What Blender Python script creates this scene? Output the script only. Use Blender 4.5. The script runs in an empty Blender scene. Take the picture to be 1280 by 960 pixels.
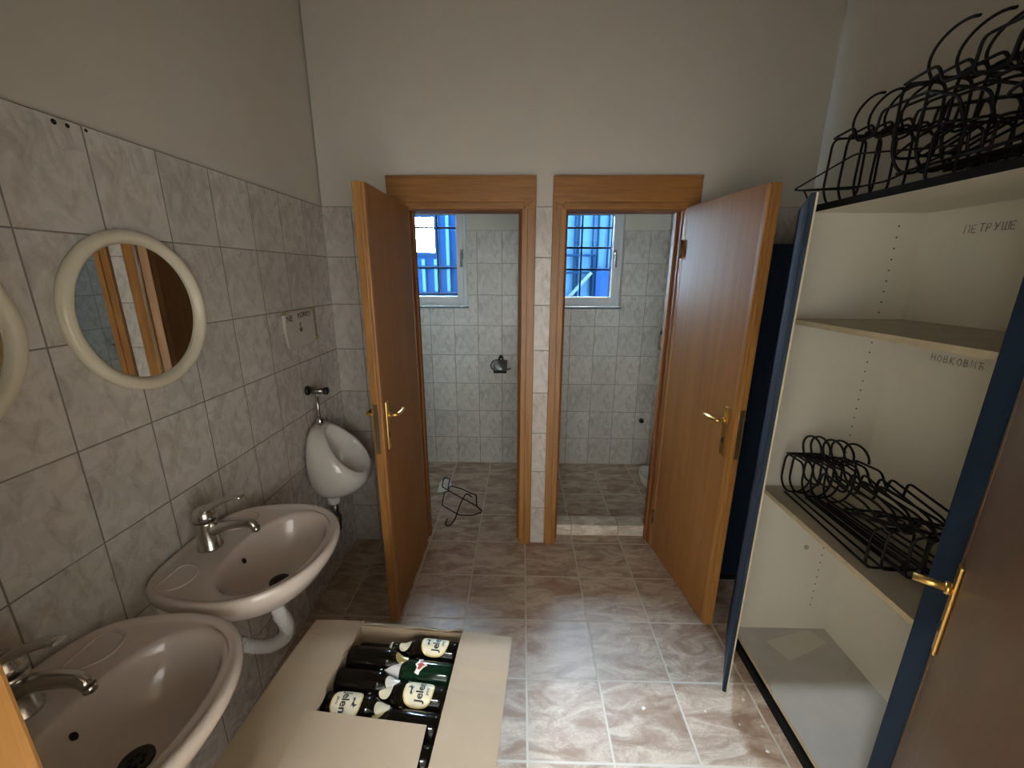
import bpy, bmesh, math, random
from mathutils import Vector, Matrix
random.seed(7)
R = math.radians
PI = math.pi
scene = bpy.context.scene
col = scene.collection

# ------------------------------------------------------------------ materials
def new_mat(name):
    m = bpy.data.materials.new(name); m.use_nodes = True
    nt = m.node_tree; nt.nodes.clear()
    out = nt.nodes.new('ShaderNodeOutputMaterial')
    b = nt.nodes.new('ShaderNodeBsdfPrincipled')
    nt.links.new(b.outputs[0], out.inputs[0])
    return m, nt, b, out

class G:
    """tiny node graph helper"""
    def __init__(s, nt): s.nt = nt
    def n(s, t, **k):
        nd = s.nt.nodes.new(t)
        for a, v in k.items(): setattr(nd, a, v)
        return nd
    def l(s, a, b): s.nt.links.new(a, b)
    def inp(s, sock, v):
        if hasattr(v, 'node'): s.l(v, sock)
        else: sock.default_value = v
    def math(s, op, a, b=0.0, clamp=False):
        nd = s.n('ShaderNodeMath', operation=op, use_clamp=clamp)
        s.inp(nd.inputs[0], a); s.inp(nd.inputs[1], b); return nd.outputs[0]
    def mix(s, f, a, b):
        nd = s.n('ShaderNodeMix', data_type='RGBA')
        s.inp(nd.inputs[0], f)
        s.inp(nd.inputs[6], a if hasattr(a, 'node') else (*a, 1))
        s.inp(nd.inputs[7], b if hasattr(b, 'node') else (*b, 1))
        return nd.outputs[2]
    def noise(s, vec, scale, detail=3, rough=.5, dist=0.0):
        nd = s.n('ShaderNodeTexNoise'); s.l(vec, nd.inputs['Vector'])
        nd.inputs['Scale'].default_value = scale; nd.inputs['Detail'].default_value = detail
        nd.inputs['Roughness'].default_value = rough; nd.inputs['Distortion'].default_value = dist
        return nd.outputs['Fac']
    def ramp(s, f, stops):
        nd = s.n('ShaderNodeValToRGB'); s.l(f, nd.inputs[0])
        e = nd.color_ramp.elements
        while len(e) < len(stops): e.new(.5)
        for el, (p, c) in zip(e, stops):
            el.position = p; el.color = (*c, 1) if len(c) == 3 else c
        return nd.outputs[0]
    def bump(s, h, strength, dist=.002):
        nd = s.n('ShaderNodeBump'); s.l(h, nd.inputs['Height'])
        nd.inputs['Strength'].default_value = strength; nd.inputs['Distance'].default_value = dist
        return nd.outputs[0]

def simple(name, color, rough=.5, metal=0.0, var=.08, scale=30, coat=0.0, bump=0.0, spec=.5):
    m, nt, b, out = new_mat(name); g = G(nt)
    tc = g.n('ShaderNodeTexCoord').outputs['Object']
    f = g.noise(tc, scale, 4)
    c = g.mix(f, tuple(x*(1-var) for x in color), tuple(min(1, x*(1+var)) for x in color))
    g.l(c, b.inputs['Base Color'])
    b.inputs['Roughness'].default_value = rough; b.inputs['Metallic'].default_value = metal
    b.inputs['Coat Weight'].default_value = coat; b.inputs['Specular IOR Level'].default_value = spec
    if bump: g.l(g.bump(f, bump), b.inputs['Normal'])
    return m

def tile_mat(name, tw, th, base, vein, grout, rough=.25, gw=.0025, vs=5.0, mode='wall'):
    m, nt, b, out = new_mat(name); g = G(nt)
    uv = g.n('ShaderNodeUVMap').outputs[0]
    sep = g.n('ShaderNodeSeparateXYZ'); g.l(uv, sep.inputs[0])
    u = g.math('DIVIDE', sep.outputs[0], tw); v = g.math('DIVIDE', sep.outputs[1], th)
    fu = g.math('FRACT', u); fv = g.math('FRACT', v)
    iu = g.math('FLOOR', u); iv = g.math('FLOOR', v)
    du = g.math('MULTIPLY', g.math('MINIMUM', fu, g.math('SUBTRACT', 1.0, fu)), tw)
    dv = g.math('MULTIPLY', g.math('MINIMUM', fv, g.math('SUBTRACT', 1.0, fv)), th)
    d = g.math('MINIMUM', du, dv)
    mr = g.n('ShaderNodeMapRange'); g.l(d, mr.inputs[0])
    mr.inputs[1].default_value = gw*.6; mr.inputs[2].default_value = gw*1.25
    tile = mr.outputs[0]                                   # 0 grout, 1 tile
    cmb = g.n('ShaderNodeCombineXYZ'); g.l(iu, cmb.inputs[0]); g.l(iv, cmb.inputs[1])
    wn = g.n('ShaderNodeTexWhiteNoise', noise_dimensions='2D'); g.l(cmb.outputs[0], wn.inputs['Vector'])
    # every tile carries its own piece of the marbling: offset by the tile's random value
    sc = g.n('ShaderNodeVectorMath', operation='SCALE'); g.l(wn.outputs['Color'], sc.inputs[0])
    sc.inputs['Scale'].default_value = 7.0 if mode == 'floor' else .035
    lc = g.n('ShaderNodeCombineXYZ'); g.l(g.math('MULTIPLY', fu, tw), lc.inputs[0]); g.l(g.math('MULTIPLY', fv, th), lc.inputs[1])
    ad = g.n('ShaderNodeVectorMath', operation='ADD'); g.l(lc.outputs[0], ad.inputs[0]); g.l(sc.outputs[0], ad.inputs[1])
    vec = ad.outputs[0]
    if mode == 'floor':
        mp = g.n('ShaderNodeMapping'); g.l(vec, mp.inputs[0])
        mp.inputs['Rotation'].default_value = (0, 0, R(-38)); mp.inputs['Scale'].default_value = (.55, 1.35, 1)
        vec = mp.outputs[0]
    n1 = g.noise(vec, vs*2.2, 5, .62, .9)
    n2 = g.noise(vec, vs*1.1, 3, .5, 2.0)
    if mode == 'wall':
        mp = g.n('ShaderNodeMapping'); g.l(vec, mp.inputs[0])
        mp.inputs['Rotation'].default_value = (0, 0, R(40)); mp.inputs['Scale'].default_value = (1.7, .75, 1); mp.inputs['Location'].default_value = (3.1, 1.7, 0)
        n3 = g.noise(mp.outputs[0], vs*2.4, 4, .55, .8)
        f = g.ramp(n3, [(.50, (0, 0, 0)), (.60, (.45, .45, .45)), (.70, (1, 1, 1))])
        c1 = g.mix(n1, tuple(x*.9 for x in base), tuple(min(1, x*1.08) for x in base))
        c2 = g.mix(g.math('MULTIPLY', f, .75), c1, vein)
    else:
        f = g.ramp(n1, [(.36, (0, 0, 0)), (.49, (.42, .42, .42)), (.61, (1, 1, 1))])
        c1 = g.mix(f, vein, base)
        ridge = g.math('ABSOLUTE', g.math('SUBTRACT', n2, .5))
        n5 = g.noise(vec, vs*4.2, 5, .6, 2.2)
        ridge = g.math('ABSOLUTE', g.math('SUBTRACT', n5, .5))
        f2 = g.ramp(ridge, [(0.0, (1, 1, 1)), (.04, (0, 0, 0))])
        c2 = g.mix(g.math('MULTIPLY', g.math('MULTIPLY', f2, f), .8), c1, tuple(min(1, x*1.25) for x in base))
    # slight tile to tile difference and dirt over the whole surface
    hs = g.n('ShaderNodeHueSaturation'); g.l(c2, hs.inputs['Color'])
    g.l(g.math('ADD', g.math('MULTIPLY', wn.outputs['Value'], .12), .94), hs.inputs['Value'])
    dirt = g.noise(uv, 2.5, 6, .65)
    c3 = g.mix(g.math('MULTIPLY', g.ramp(dirt, [(.45, (0, 0, 0)), (.75, (1, 1, 1))]), .35 if mode == 'floor' else .12),
               hs.outputs[0], tuple(x*.55 for x in vein))
    g.l(g.mix(tile, grout, c3), b.inputs['Base Color'])
    rr = g.math('ADD', g.math('MULTIPLY', g.math('SUBTRACT', 1.0, tile), .5), g.math('ADD', g.math('MULTIPLY', n1, .2), rough-.1))
    g.l(rr, b.inputs['Roughness'])
    h = g.math('ADD', tile, g.math('MULTIPLY', n2, .12))
    g.l(g.bump(h, .5, .0015), b.inputs['Normal'])
    return m

def wood_mat(name, dark, light, axis='z', rough=.42, scale=9.0, stretch=.06, coat=.06, spec=.5):
    m, nt, b, out = new_mat(name); g = G(nt)
    tc = g.n('ShaderNodeTexCoord').outputs['Object']
    mp = g.n('ShaderNodeMapping'); g.l(tc, mp.inputs[0])
    s = [1, 1, 1]; s['xyz'.index(axis)] = stretch
    mp.inputs['Scale'].default_value = s
    n1 = g.noise(mp.outputs[0], scale*3, 5, .6, 1.5)
    n2 = g.noise(mp.outputs[0], scale*14, 3, .6, .3)
    f = g.math('ADD', g.math('MULTIPLY', n1, .75), g.math('MULTIPLY', n2, .25))
    c = g.ramp(f, [(.3, dark), (.62, light)])
    g.l(c, b.inputs['Base Color'])
    g.l(g.math('ADD', g.math('MULTIPLY', n1, .15), rough-.07), b.inputs['Roughness'])
    b.inputs['Coat Weight'].default_value = coat; b.inputs['Coat Roughness'].default_value = .25
    b.inputs['Specular IOR Level'].default_value = spec
    g.l(g.bump(n2, .12, .001), b.inputs['Normal'])
    return m

M = {}
M['plaster'] = simple('painted_plaster', (.60, .57, .50), .85, var=.05, scale=6, bump=.05)
M['wall_tile'] = tile_mat('wall_tile', .2, .25, (.61, .585, .54), (.36, .325, .28), (.20, .175, .145), .28, .0021, 5.0)
M['floor_tile'] = tile_mat('floor_tile', .3055, .3055, (.61, .50, .395), (.345, .225, .155), (.66, .60, .52), .42, .0046, 4.6, 'floor')
M['curb_tile'] = tile_mat('curb_tile', .3055, .3055, (.80, .75, .66), (.52, .45, .37), (.36, .33, .28), .4, .003, 6.0, 'floor')
M['pine_z'] = wood_mat('orange_pine_upright', (.21, .088, .020), (.39, .185, .048), 'z')
M['pine_x'] = wood_mat('orange_pine_level', (.20, .082, .019), (.37, .172, .044), 'x')
M['jamb'] = wood_mat('dark_jamb_wood', (.16, .062, .018), (.27, .11, .035), 'z', rough=.62, coat=0, spec=.2)
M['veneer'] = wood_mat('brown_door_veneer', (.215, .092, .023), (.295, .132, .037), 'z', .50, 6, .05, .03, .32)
M['veneer_shaded'] = wood_mat('shaded_brown_door_veneer', (.085, .036, .011), (.12, .052, .017), 'z', .45, 6, .05, .1)  # door veneer darkened: the entry leaf's shade is put into its colour
M['brass'] = simple('polished_brass', (.78, .52, .17), .28, 1.0, .08)
M['old_brass'] = simple('tarnished_brass', (.16, .12, .06), .5, .8, .3)
M['steel'] = simple('worn_chrome', (.62, .60, .57), .22, 1.0, .06)
M['dark_steel'] = simple('dull_dark_chrome', (.30, .29, .27), .32, 1.0, .15)
M['drain_metal'] = simple('tarnished_drain', (.05, .045, .04), .45, .7, .2)
M['ceramic'] = simple('white_ceramic', (.72, .71, .67), .12, 0, .04, 8, .3)
M['pink_ceramic'] = simple('beige_ceramic', (.64, .565, .505), .14, 0, .04, 7, .3)
M['cream_plastic'] = simple('cream_plastic', (.78, .735, .58), .28, 0, .05)
M['white_plastic'] = simple('white_plastic', (.74, .75, .73), .45, 0, .05)
M['black_rubber'] = simple('black_rubber', (.012, .012, .012), .5)
M['hole'] = simple('dark_hole', (.004, .004, .004), .9)
M['wire'] = simple('black_coated_wire', (.006, .005, .0045), .45, .0, .3, spec=.2)
M['blue_board'] = simple('dark_blue_laminate', (.010, .020, .035), .55, 0, .12, 12, spec=.18)
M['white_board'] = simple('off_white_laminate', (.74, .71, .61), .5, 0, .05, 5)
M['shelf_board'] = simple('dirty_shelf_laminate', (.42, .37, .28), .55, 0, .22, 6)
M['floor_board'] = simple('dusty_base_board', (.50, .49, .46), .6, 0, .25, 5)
M['board_edge'] = simple('chipboard_edge', (.52, .44, .29), .6, 0, .2, 40)
M['black_edge'] = simple('black_edge', (.006, .006, .0065), .7, spec=.15)
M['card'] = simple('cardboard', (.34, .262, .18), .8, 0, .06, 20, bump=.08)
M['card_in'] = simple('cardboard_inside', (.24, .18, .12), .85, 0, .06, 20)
M['paper'] = simple('paper', (.60, .57, .51), .8, 0, .04)
M['scrap'] = simple('white_tissue', (.86, .86, .83), .9)
M['tape'] = simple('yellowed_tape', (.42, .35, .18), .4, 0, .08)
M['red_ink'] = simple('brown_red_ink', (.085, .022, .015), .7)
M['pencil'] = simple('brown_pencil', (.26, .19, .14), .8)
M['brown_glass'] = simple('dark_brown_bottle', (.004, .003, .002), .12, 0, .2, spec=.22)
M['green_glass'] = simple('dark_green_bottle', (.003, .014, .006), .10, 0, .2, spec=.35)
M['label_cream'] = simple('cream_label_paper', (.66, .60, .42), .5, 0, .1, 60)
M['label_gold'] = simple('gold_label_border', (.50, .36, .12), .4, .3, .15, 60)
M['label_ink'] = simple('black_label_ink', (.010, .014, .012), .5)
M['foil_white'] = simple('white_neck_foil', (.72, .70, .64), .35, .2, .1, 60)
M['foil_gold'] = simple('gold_neck_foil', (.55, .44, .18), .3, .7, .15, 60)
M['label_red'] = simple('red_label', (.42, .06, .035), .5, 0, .1, 60)
M['cap'] = simple('bottle_cap', (.50, .47, .40), .3, .8, .15)
M['pvc'] = simple('white_window_pvc', (.66, .70, .71), .35, 0, .03)
M['seal'] = simple('grey_window_gasket', (.10, .13, .14), .6)
M['iron'] = simple('painted_iron_bar', (.0011, .0024, .0048), .5, .2, .1, spec=0.0)
M['outer_blue'] = simple('blue_painted_sheet', (.0009, .0038, .0126), .55, 0, .10, 4, spec=0.0)
M['outer_light'] = simple('pale_blue_batten', (.0046, .0128, .0250), .5, 0, .06, 4, spec=0.0)
M['outer_dark'] = simple('blue_grey_batten', (.0007, .0024, .0064), .5, 0, .06, 4, spec=0.0)
M['pale_paint'] = simple('pale_painted_bar', (.009, .015, .018), .5, spec=0.0)
M['concrete'] = simple('grey_concrete', (.10, .12, .14), .9, 0, .1, 5, spec=0.0)
M['flake'] = simple('plaster_chip', (.78, .76, .70), .9)

def mirror_mat():
    m, nt, b, out = new_mat('mirror_glass')
    b.inputs['Base Color'].default_value = (.80, .82, .80, 1); b.inputs['Metallic'].default_value = 1
    b.inputs['Roughness'].default_value = .015
    return m
M['mirror'] = mirror_mat()
def pane_mat():
    m, nt, b, out = new_mat('window_glass'); g = G(nt)
    nt.nodes.remove(b)
    tr = g.n('ShaderNodeBsdfTransparent'); tr.inputs[0].default_value = (.90, .95, .98, 1)
    gl = g.n('ShaderNodeBsdfGlossy'); gl.inputs['Roughness'].default_value = .02
    fr = g.n('ShaderNodeFresnel'); fr.inputs[0].default_value = 1.45
    mx = g.n('ShaderNodeMixShader'); g.l(fr.outputs[0], mx.inputs[0]); g.l(tr.outputs[0], mx.inputs[1]); g.l(gl.outputs[0], mx.inputs[2])
    g.l(mx.outputs[0], out.inputs[0]); return m
M['pane'] = pane_mat()
def tube_mat():
    m, nt, b, out = new_mat('lit_tube')
    b.inputs['Emission Color'].default_value = (.93, 1.0, 1.08, 1); b.inputs['Emission Strength'].default_value = TUBE
    b.inputs['Base Color'].default_value = (.8, .8, .8, 1)
    return m

# ------------------------------------------------------------------ mesh helpers
def V(*a): return Vector(a)
def box(bm, x0, x1, y0, y1, z0, z1, mi=0, bev=0.0):
    bm2 = bmesh.new()
    bmesh.ops.create_cube(bm2, size=1)
    bmesh.ops.scale(bm2, vec=(x1-x0, y1-y0, z1-z0), verts=bm2.verts)
    bmesh.ops.translate(bm2, vec=((x0+x1)/2, (y0+y1)/2, (z0+z1)/2), verts=bm2.verts)
    if bev: bmesh.ops.bevel(bm2, geom=bm2.edges[:], offset=bev, segments=2, affect='EDGES', profile=.6)
    merge(bm, bm2, mi)
def merge(bm, bm2, mi=0, mat=None):
    if mat is not None: bmesh.ops.transform(bm2, matrix=mat, verts=bm2.verts)
    mp = {}
    for v in bm2.verts: mp[v] = bm.verts.new(v.co)
    for f in bm2.faces:
        try:
            nf = bm.faces.new([mp[v] for v in f.verts]); nf.material_index = mi if mi is not None else f.material_index; nf.smooth = f.smooth
        except ValueError: pass
    bm2.free()
def ring_loft(bm, rings, close=True, cap0=False, cap1=False, mi=0, smooth=True):
    vs = [[bm.verts.new(p) for p in r] for r in rings]
    n = len(vs[0])
    for a, b in zip(vs, vs[1:]):
        for i in range(n if close else n-1):
            j = (i+1) % n
            f = bm.faces.new((a[i], a[j], b[j], b[i])); f.smooth = smooth; f.material_index = mi
    if cap0: f = bm.faces.new(vs[0][::-1]); f.material_index = mi
    if cap1: f = bm.faces.new(vs[-1]); f.material_index = mi
    return vs
def lathe(bm, prof, n=24, mi=0, origin=(0, 0, 0), axis='z', cap=True):
    rings = []
    for r, h in prof:
        rg = []
        for k in range(n):
            a = 2*PI*k/n; c, s = r*math.cos(a), r*math.sin(a)
            p = {'z': (c, s, h), 'x': (h, c, s), 'y': (s, h, c)}[axis]
            rg.append((p[0]+origin[0], p[1]+origin[1], p[2]+origin[2]))
        rings.append(rg)
    ring_loft(bm, rings, cap0=cap, cap1=cap, mi=mi)
def rounded(pts, r, closed=False, seg=4):
    pts = [Vector(p) for p in pts]; out = []; n = len(pts)
    for i, p in enumerate(pts):
        if not closed and i in (0, n-1): out.append(p); continue
        a, b = pts[(i-1) % n], pts[(i+1) % n]
        da, db = (a-p), (b-p)
        rr = min(r, da.length*.49, db.length*.49)
        p0, p1 = p+da.normalized()*rr, p+db.normalized()*rr
        for k in range(seg+1):
            t = k/seg
            out.append((1-t)**2*p0+2*t*(1-t)*p+t*t*p1)
    return out
def tube(bm, pts, r, n=8, closed=False, mi=0, radii=None):
    pts = [Vector(p) for p in pts]
    q = [pts[0]]
    for p in pts[1:]:
        if (p-q[-1]).length > 1e-5: q.append(p)
    if closed and (q[0]-q[-1]).length < 1e-5: q.pop()
    pts = q; m = len(pts)
    tg = []
    for i in range(m):
        a = pts[(i-1) % m] if closed or i > 0 else pts[i]
        b = pts[(i+1) % m] if closed or i < m-1 else pts[i]
        tg.append((b-a).normalized())
    up = Vector((0, 0, 1)) if abs(tg[0].z) < .9 else Vector((1, 0, 0))
    nrm = (up-tg[0]*up.dot(tg[0])).normalized()
    rings = []
    for i in range(m):
        nrm = nrm-tg[i]*nrm.dot(tg[i])
        if nrm.length < 1e-6: nrm = tg[i].orthogonal()
        nrm.normalize(); bn = tg[i].cross(nrm)
        rr = radii[i] if radii else r
        rings.append([pts[i]+(nrm*math.cos(2*PI*k/n)+bn*math.sin(2*PI*k/n))*rr for k in range(n)])
    if closed:
        # pick the twist of the last ring that joins the first best
        off = min(range(n), key=lambda o: (rings[-1][o]-rings[0][0]).length)
        vs = ring_loft(bm, rings, mi=mi)
        for k in range(n):
            a, b = vs[-1][(k+off) % n], vs[-1][(k+1+off) % n]
            try:
                f = bm.faces.new((a, b, vs[0][(k+1) % n], vs[0][k])); f.smooth = True; f.material_index = mi
            except ValueError: pass
    else:
        ring_loft(bm, rings, cap0=True, cap1=True, mi=mi)
def prism(bm, pts, d, mi=0):
    """polygon pts (3D) extruded by vector d"""
    a = [bm.verts.new(p) for p in pts]; b = [bm.verts.new(Vector(p)+Vector(d)) for p in pts]
    n = len(a)
    bm.faces.new(a[::-1]).material_index = mi; bm.faces.new(b).material_index = mi
    for i in range(n):
        bm.faces.new((a[i], a[(i+1) % n], b[(i+1) % n], b[i])).material_index = mi

def obj(name, bm, mats, parent=None, loc=None, uv=None, bevel=0, sub=0):
    bmesh.ops.recalc_face_normals(bm, faces=bm.faces[:])
    me = bpy.data.meshes.new(name); bm.to_mesh(me); bm.free()
    for m in (mats if isinstance(mats, (list, tuple)) else [mats]): me.materials.append(M[m] if isinstance(m, str) else m)
    o = bpy.data.objects.new(name, me); col.objects.link(o)
    if parent: o.parent = parent
    if loc: o.location = loc
    if uv is not None: set_uv(me, uv)
    if bevel:
        md = o.modifiers.new('edge', 'BEVEL'); md.width = bevel; md.segments = 2; md.limit_method = 'ANGLE'
    if sub:
        md = o.modifiers.new('sub', 'SUBSURF'); md.levels = sub; md.render_levels = sub
    return o
def set_uv(me, off):
    """UVs in metres, by the face's dominant direction"""
    uvl = me.uv_layers.new(name='UVMap')
    ox, oy, oz = off
    for p in me.polygons:
        n = p.normal; ax = max(range(3), key=lambda i: abs(n[i]))
        for li in p.loop_indices:
            c = me.vertices[me.loops[li].vertex_index].co
            x, y, z = c.x-ox, c.y-oy, c.z-oz
            uvl.data[li].uv = ((y, z), (x, z), (x, y))[ax]
def empty(name, loc=(0, 0, 0), rz=0, parent=None):
    o = bpy.data.objects.new(name, None); col.objects.link(o)
    o.location = loc; o.rotation_euler = (0, 0, rz); o.empty_display_size = .05
    if parent: o.parent = parent
    return o
def tag(o, label, cat, group=None, kind=None):
    o['label'] = label; o['category'] = cat
    if group: o['group'] = group
    if kind: o['kind'] = kind
    return o
def struct(o, label=None):
    o['kind'] = 'structure'
    if label: o['label'] = label
    return o
def text_mesh(txt, size, jitter=0.0, bold=0.0):
    cu = bpy.data.curves.new('lettering', 'FONT'); cu.body = txt; cu.size = size; cu.align_x = 'CENTER'; cu.align_y = 'CENTER'
    cu.offset = bold; cu.resolution_u = 3
    o = bpy.data.objects.new('lettering_tmp', cu); col.objects.link(o)
    bpy.context.view_layer.update()
    dg = bpy.context.evaluated_depsgraph_get()
    me = bpy.data.meshes.new_from_object(o.evaluated_get(dg))
    bpy.data.objects.remove(o); bpy.data.curves.remove(cu)
    bm = bmesh.new(); bm.from_mesh(me); bpy.data.meshes.remove(me)
    for v in bm.verts:
        if jitter:
            v.co.y += jitter*math.sin(v.co.x*60/size*.1)+jitter*.6*math.sin(v.co.x*23/size*.1+1)
    return bm

# ------------------------------------------------------------------ dimensions
XR = 2.52            # right wall
YF = -2.0            # inner face of the entry wall
ZC = 3.05            # ceiling
WT = .12             # wall between room and toilets
YB = 1.141           # toilets' far wall
TUBE = 1000.0
HALL = 43.0

# ------------------------------------------------------------------ setting
def wall_boxes(name, pieces, uv, tile_h=2.0, label=None):
    bm = bmesh.new()
    for (x0, x1, y0, y1, z0, z1, mi) in pieces: box(bm, x0, x1, y0, y1, z0, z1, mi)
    return struct(obj(name, bm, ['plaster', 'wall_tile'], uv=uv), label)

bm = bmesh.new(); box(bm, -.5, 3.2, -3.7, 1.45, -.12, 0)
struct(obj('floor', bm, 'floor_tile', uv=(1.087-.3055*20, -.0006-.3055*20, 0)), 'brown marbled floor tiles')
bm = bmesh.new(); box(bm, -.6, 3.2, -3.7, 1.45, ZC, ZC+.1)
struct(obj('ceiling', bm, 'plaster'))
# left wall: plaster behind, tile skin to 2 m
wall_boxes('wall_left', [(-.20, -.008, YF-.14, YB+.3, 0, ZC, 0), (-.008, 0, YF, YB, 0, 2.0, 1)], (0, -4.0, -1.0), label='left wall with marbled tiles below and bare plaster above')
for k_, (y, z) in enumerate(((-1.262, 1.987), (-1.233, 1.988), (-1.191, 1.991))):
    bm = bmesh.new(); lathe(bm, [(.006-.001*k_, -.002), (.006-.001*k_, .0008)], 10, axis='x', origin=(0, y, z)); struct(obj('wall_hole', bm, 'hole'))
# back wall with the two door openings
LX0, LX1, RX0, RX1, ZH = .442, 1.060, 1.262, 1.890, 2.0
wall_boxes('wall_back', [(0, LX0, .008, WT, 0, ZC, 0), (LX0, LX1, .008, WT, ZH, ZC, 0), (LX1, RX0, .008, WT, 0, ZC, 0), (RX0, RX1, .008, WT, ZH, ZC, 0), (RX1, XR, .008, WT, 0, ZC, 0),
     (0, LX0, 0, .008, 0, 2.0, 1), (RX1, XR, 0, .008, 0, 2.0, 1)], (.155-4.0, 0, -1.0), label='back wall holding both toilet doors')
bm = bmesh.new(); box(bm, LX1, RX0, 0, .008, 0, 2.0)
struct(obj('wall_pillar', bm, 'wall_tile', uv=(1.06-4.0, 0, -1.0)), 'narrow tiled strip between the two doors')
wall_boxes('wall_right', [(XR+.008, XR+.15, YF-.14, WT, 0, ZC, 0), (XR, XR+.008, YF, 0, 0, 2.0, 1)], (0, -4.0, -1.0))
# entry wall (behind the camera's near edge) with its doorway
EX0, EX1, YE = .583, 1.56, -2.13
wall_boxes('wall_front', [(0, EX0-.02, YE, YF-.008, 0, ZC, 0), (EX0-.02, EX1+.02, YE, YF-.008, 2.02, ZC, 0), (EX1+.02, XR, YE, YF-.008, 0, ZC, 0),
     (0, EX0-.02, YF-.008, YF, 0, 2.0, 1), (EX1+.02, XR, YF-.008, YF, 0, 2.0, 1)], (-4.0, 0, -1.0))
# hall outside the entry
bm = bmesh.new()
box(bm, -.6, -.5, -3.4, YE, 0, ZC); box(bm, 3.1, 3.2, -3.4, YE, 0, ZC)
box(bm, -.6, -.45, -3.5, -3.4, 0, ZC); box(bm, 3.05, 3.2, -3.5, -3.4, 0, ZC); box(bm, -.45, 3.05, -3.5, -3.4, 2.4, ZC); box(bm, -.45, 3.05, -3.5, -3.4, 0, .1); box(bm, -.6, 3.2, -3.7, -3.6, 0, ZC)
box(bm, -.6, 0, YE-.0, YE+.1, 0, ZC); box(bm, XR, 3.2, YE, YE+.1, 0, ZC)
struct(obj('wall_hall', bm, 'plaster'))
# toilets: partition, right side wall, far wall with two window holes
wall_boxes('wall_partition', [(1.105, 1.195, WT, YB, 0, ZC, 0), (1.097, 1.105, WT, YB, 0, 2.0, 1), (1.195, 1.203, WT, YB, 0, 2.0, 1)], (0, -4.0, -1.0))
wall_boxes('wall_toilet_right', [(2.203, 2.33, WT, YB, 0, ZC, 0), (2.195, 2.203, WT, YB, 0, 2.0, 1)], (0, -4.0, -1.0))
W1, W2, WZ0, WZ1, YO = (.0, .605), (1.25, 1.855), 1.405, 2.20, YB+.22
pcs = []
def far_wall(x0, x1, w):
    wa, wb = w
    out = []
    for (y0, y1, mi, ztop) in ((YB+.008, YO, 0, ZC), (YB, YB+.008, 1, 2.0)):
        if wa > x0+.001: out.append((x0, wa, y0, y1, 0, ztop, mi))
        out.append((wb, x1, y0, y1, 0, ztop, mi))
        out.append((wa, wb, y0, y1, 0, WZ0, mi))
        if ztop > WZ1: out.append((wa, wb, y0, y1, WZ1, ztop, mi))
    return out
wall_boxes('wall_toilet_back', far_wall(0, 1.15, W1), (.09-4.0, 0, -1.0), label='tiled far wall of the left toilet')
wall_boxes('wall_shower_back', far_wall(1.15, 2.33, W2), (.06-4.0, 0, -1.0), label='tiled far wall of the right toilet')
# dark plinth line along the far walls, tiled kerb at the right doorway
bm = bmesh.new(); box(bm, RX0+.018, RX1-.018, .085, .19, 0, .075, 0, .004)
struct(obj('trim_1', bm, 'curb_tile', uv=(1.087, 0, -.1)), 'pale tiled kerb across the right toilet doorway')

# ---------- toilet doors
def casing(bm, x0, x1, ztop, wl, wr, head):
    """face boards round an opening [x0,x1] up to ztop, on the plane y=0, room side"""
    prof = lambda a, b, za, zb: None
    for s, xa, xb in ((0, x0-wl, x0+.012), (1, x1-.012, x1+wr)):
        box(bm, xa, xb, -.020, 0, 0, ztop+head, 0, .003)
        xm = (xb-.030, xb) if s == 0 else (xa, xa+.030)
        box(bm, xm[0], xm[1], -.027, -.018, 0, ztop, 0, .003)
def door_frame(name, x0, x1, wl, wr, label):
    root = struct(empty(name, ((x0+x1)/2, 0, 0)), label)
    root['category'] = 'door'
    X = (x0+x1)/2
    bm = bmesh.new()
    for a, b in ((x0, x0+.018), (x1-.018, x1)): box(bm, a-X, b-X, -.002, WT+.004, 0, ZH, 0, .002)
    box(bm, x0-X+.018, x1-X-.018, -.002, WT+.004, ZH-.018, ZH, 0, .002)
    for a, b in ((x0+.018, x0+.030), (x1-.030, x1-.018)): box(bm, a-X, b-X, .045, .075, 0, ZH-.018, 0, .002)
    obj('jamb', bm, 'jamb', root)
    bm = bmesh.new(); casing(bm, x0-X, x1-X, ZH-.012, wl, wr, 0)
    hz = ZH-.012
    for xo, xi, w_ in ((x0-X-wl, x0-X+.012, wl), (x1-X+wr, x1-X-.012, wr)):
        prism(bm, [(xo, -.021, hz-.001), (xi, -.021, hz-.001), (xo, -.021, hz+w_*.75)], (0, .020, 0))
    obj('side_casing', bm, 'pine_z', root)
    bm = bmesh.new()
    hz0, hz1 = ZH-.012, ZH+.135
    # head board with mitred lower corners and a small moulding
    prism(bm, [(x0-X-wl, -.022, hz1), (x1-X+wr, -.022, hz1), (x1-X+wr, -.022, hz0+wr*.75), (x1-X-.012, -.022, hz0), (x0-X+.012, -.022, hz0), (x0-X-wl, -.022, hz0+wl*.75)], (0, .022, 0))
    box(bm, x0-X-.0, x1-X+.0, -.030, -.020, hz0-.002, hz0+.030, 0, .003)
    box(bm, x0-X-wl, x1-X+wr, -.028, -.0, hz1-.004, hz1+.008, 0, .002)
    obj('head_casing', bm, 'pine_x', root, bevel=.002)
    return root
d1 = door_frame('door_1', LX0, LX1, .088, .060, 'left toilet doorway in orange pine casing with its leaf swung open to the left')
d2 = door_frame('door_2', RX0, RX1, .056, .062, 'right toilet doorway in orange pine casing with its leaf swung open to the right')

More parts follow.
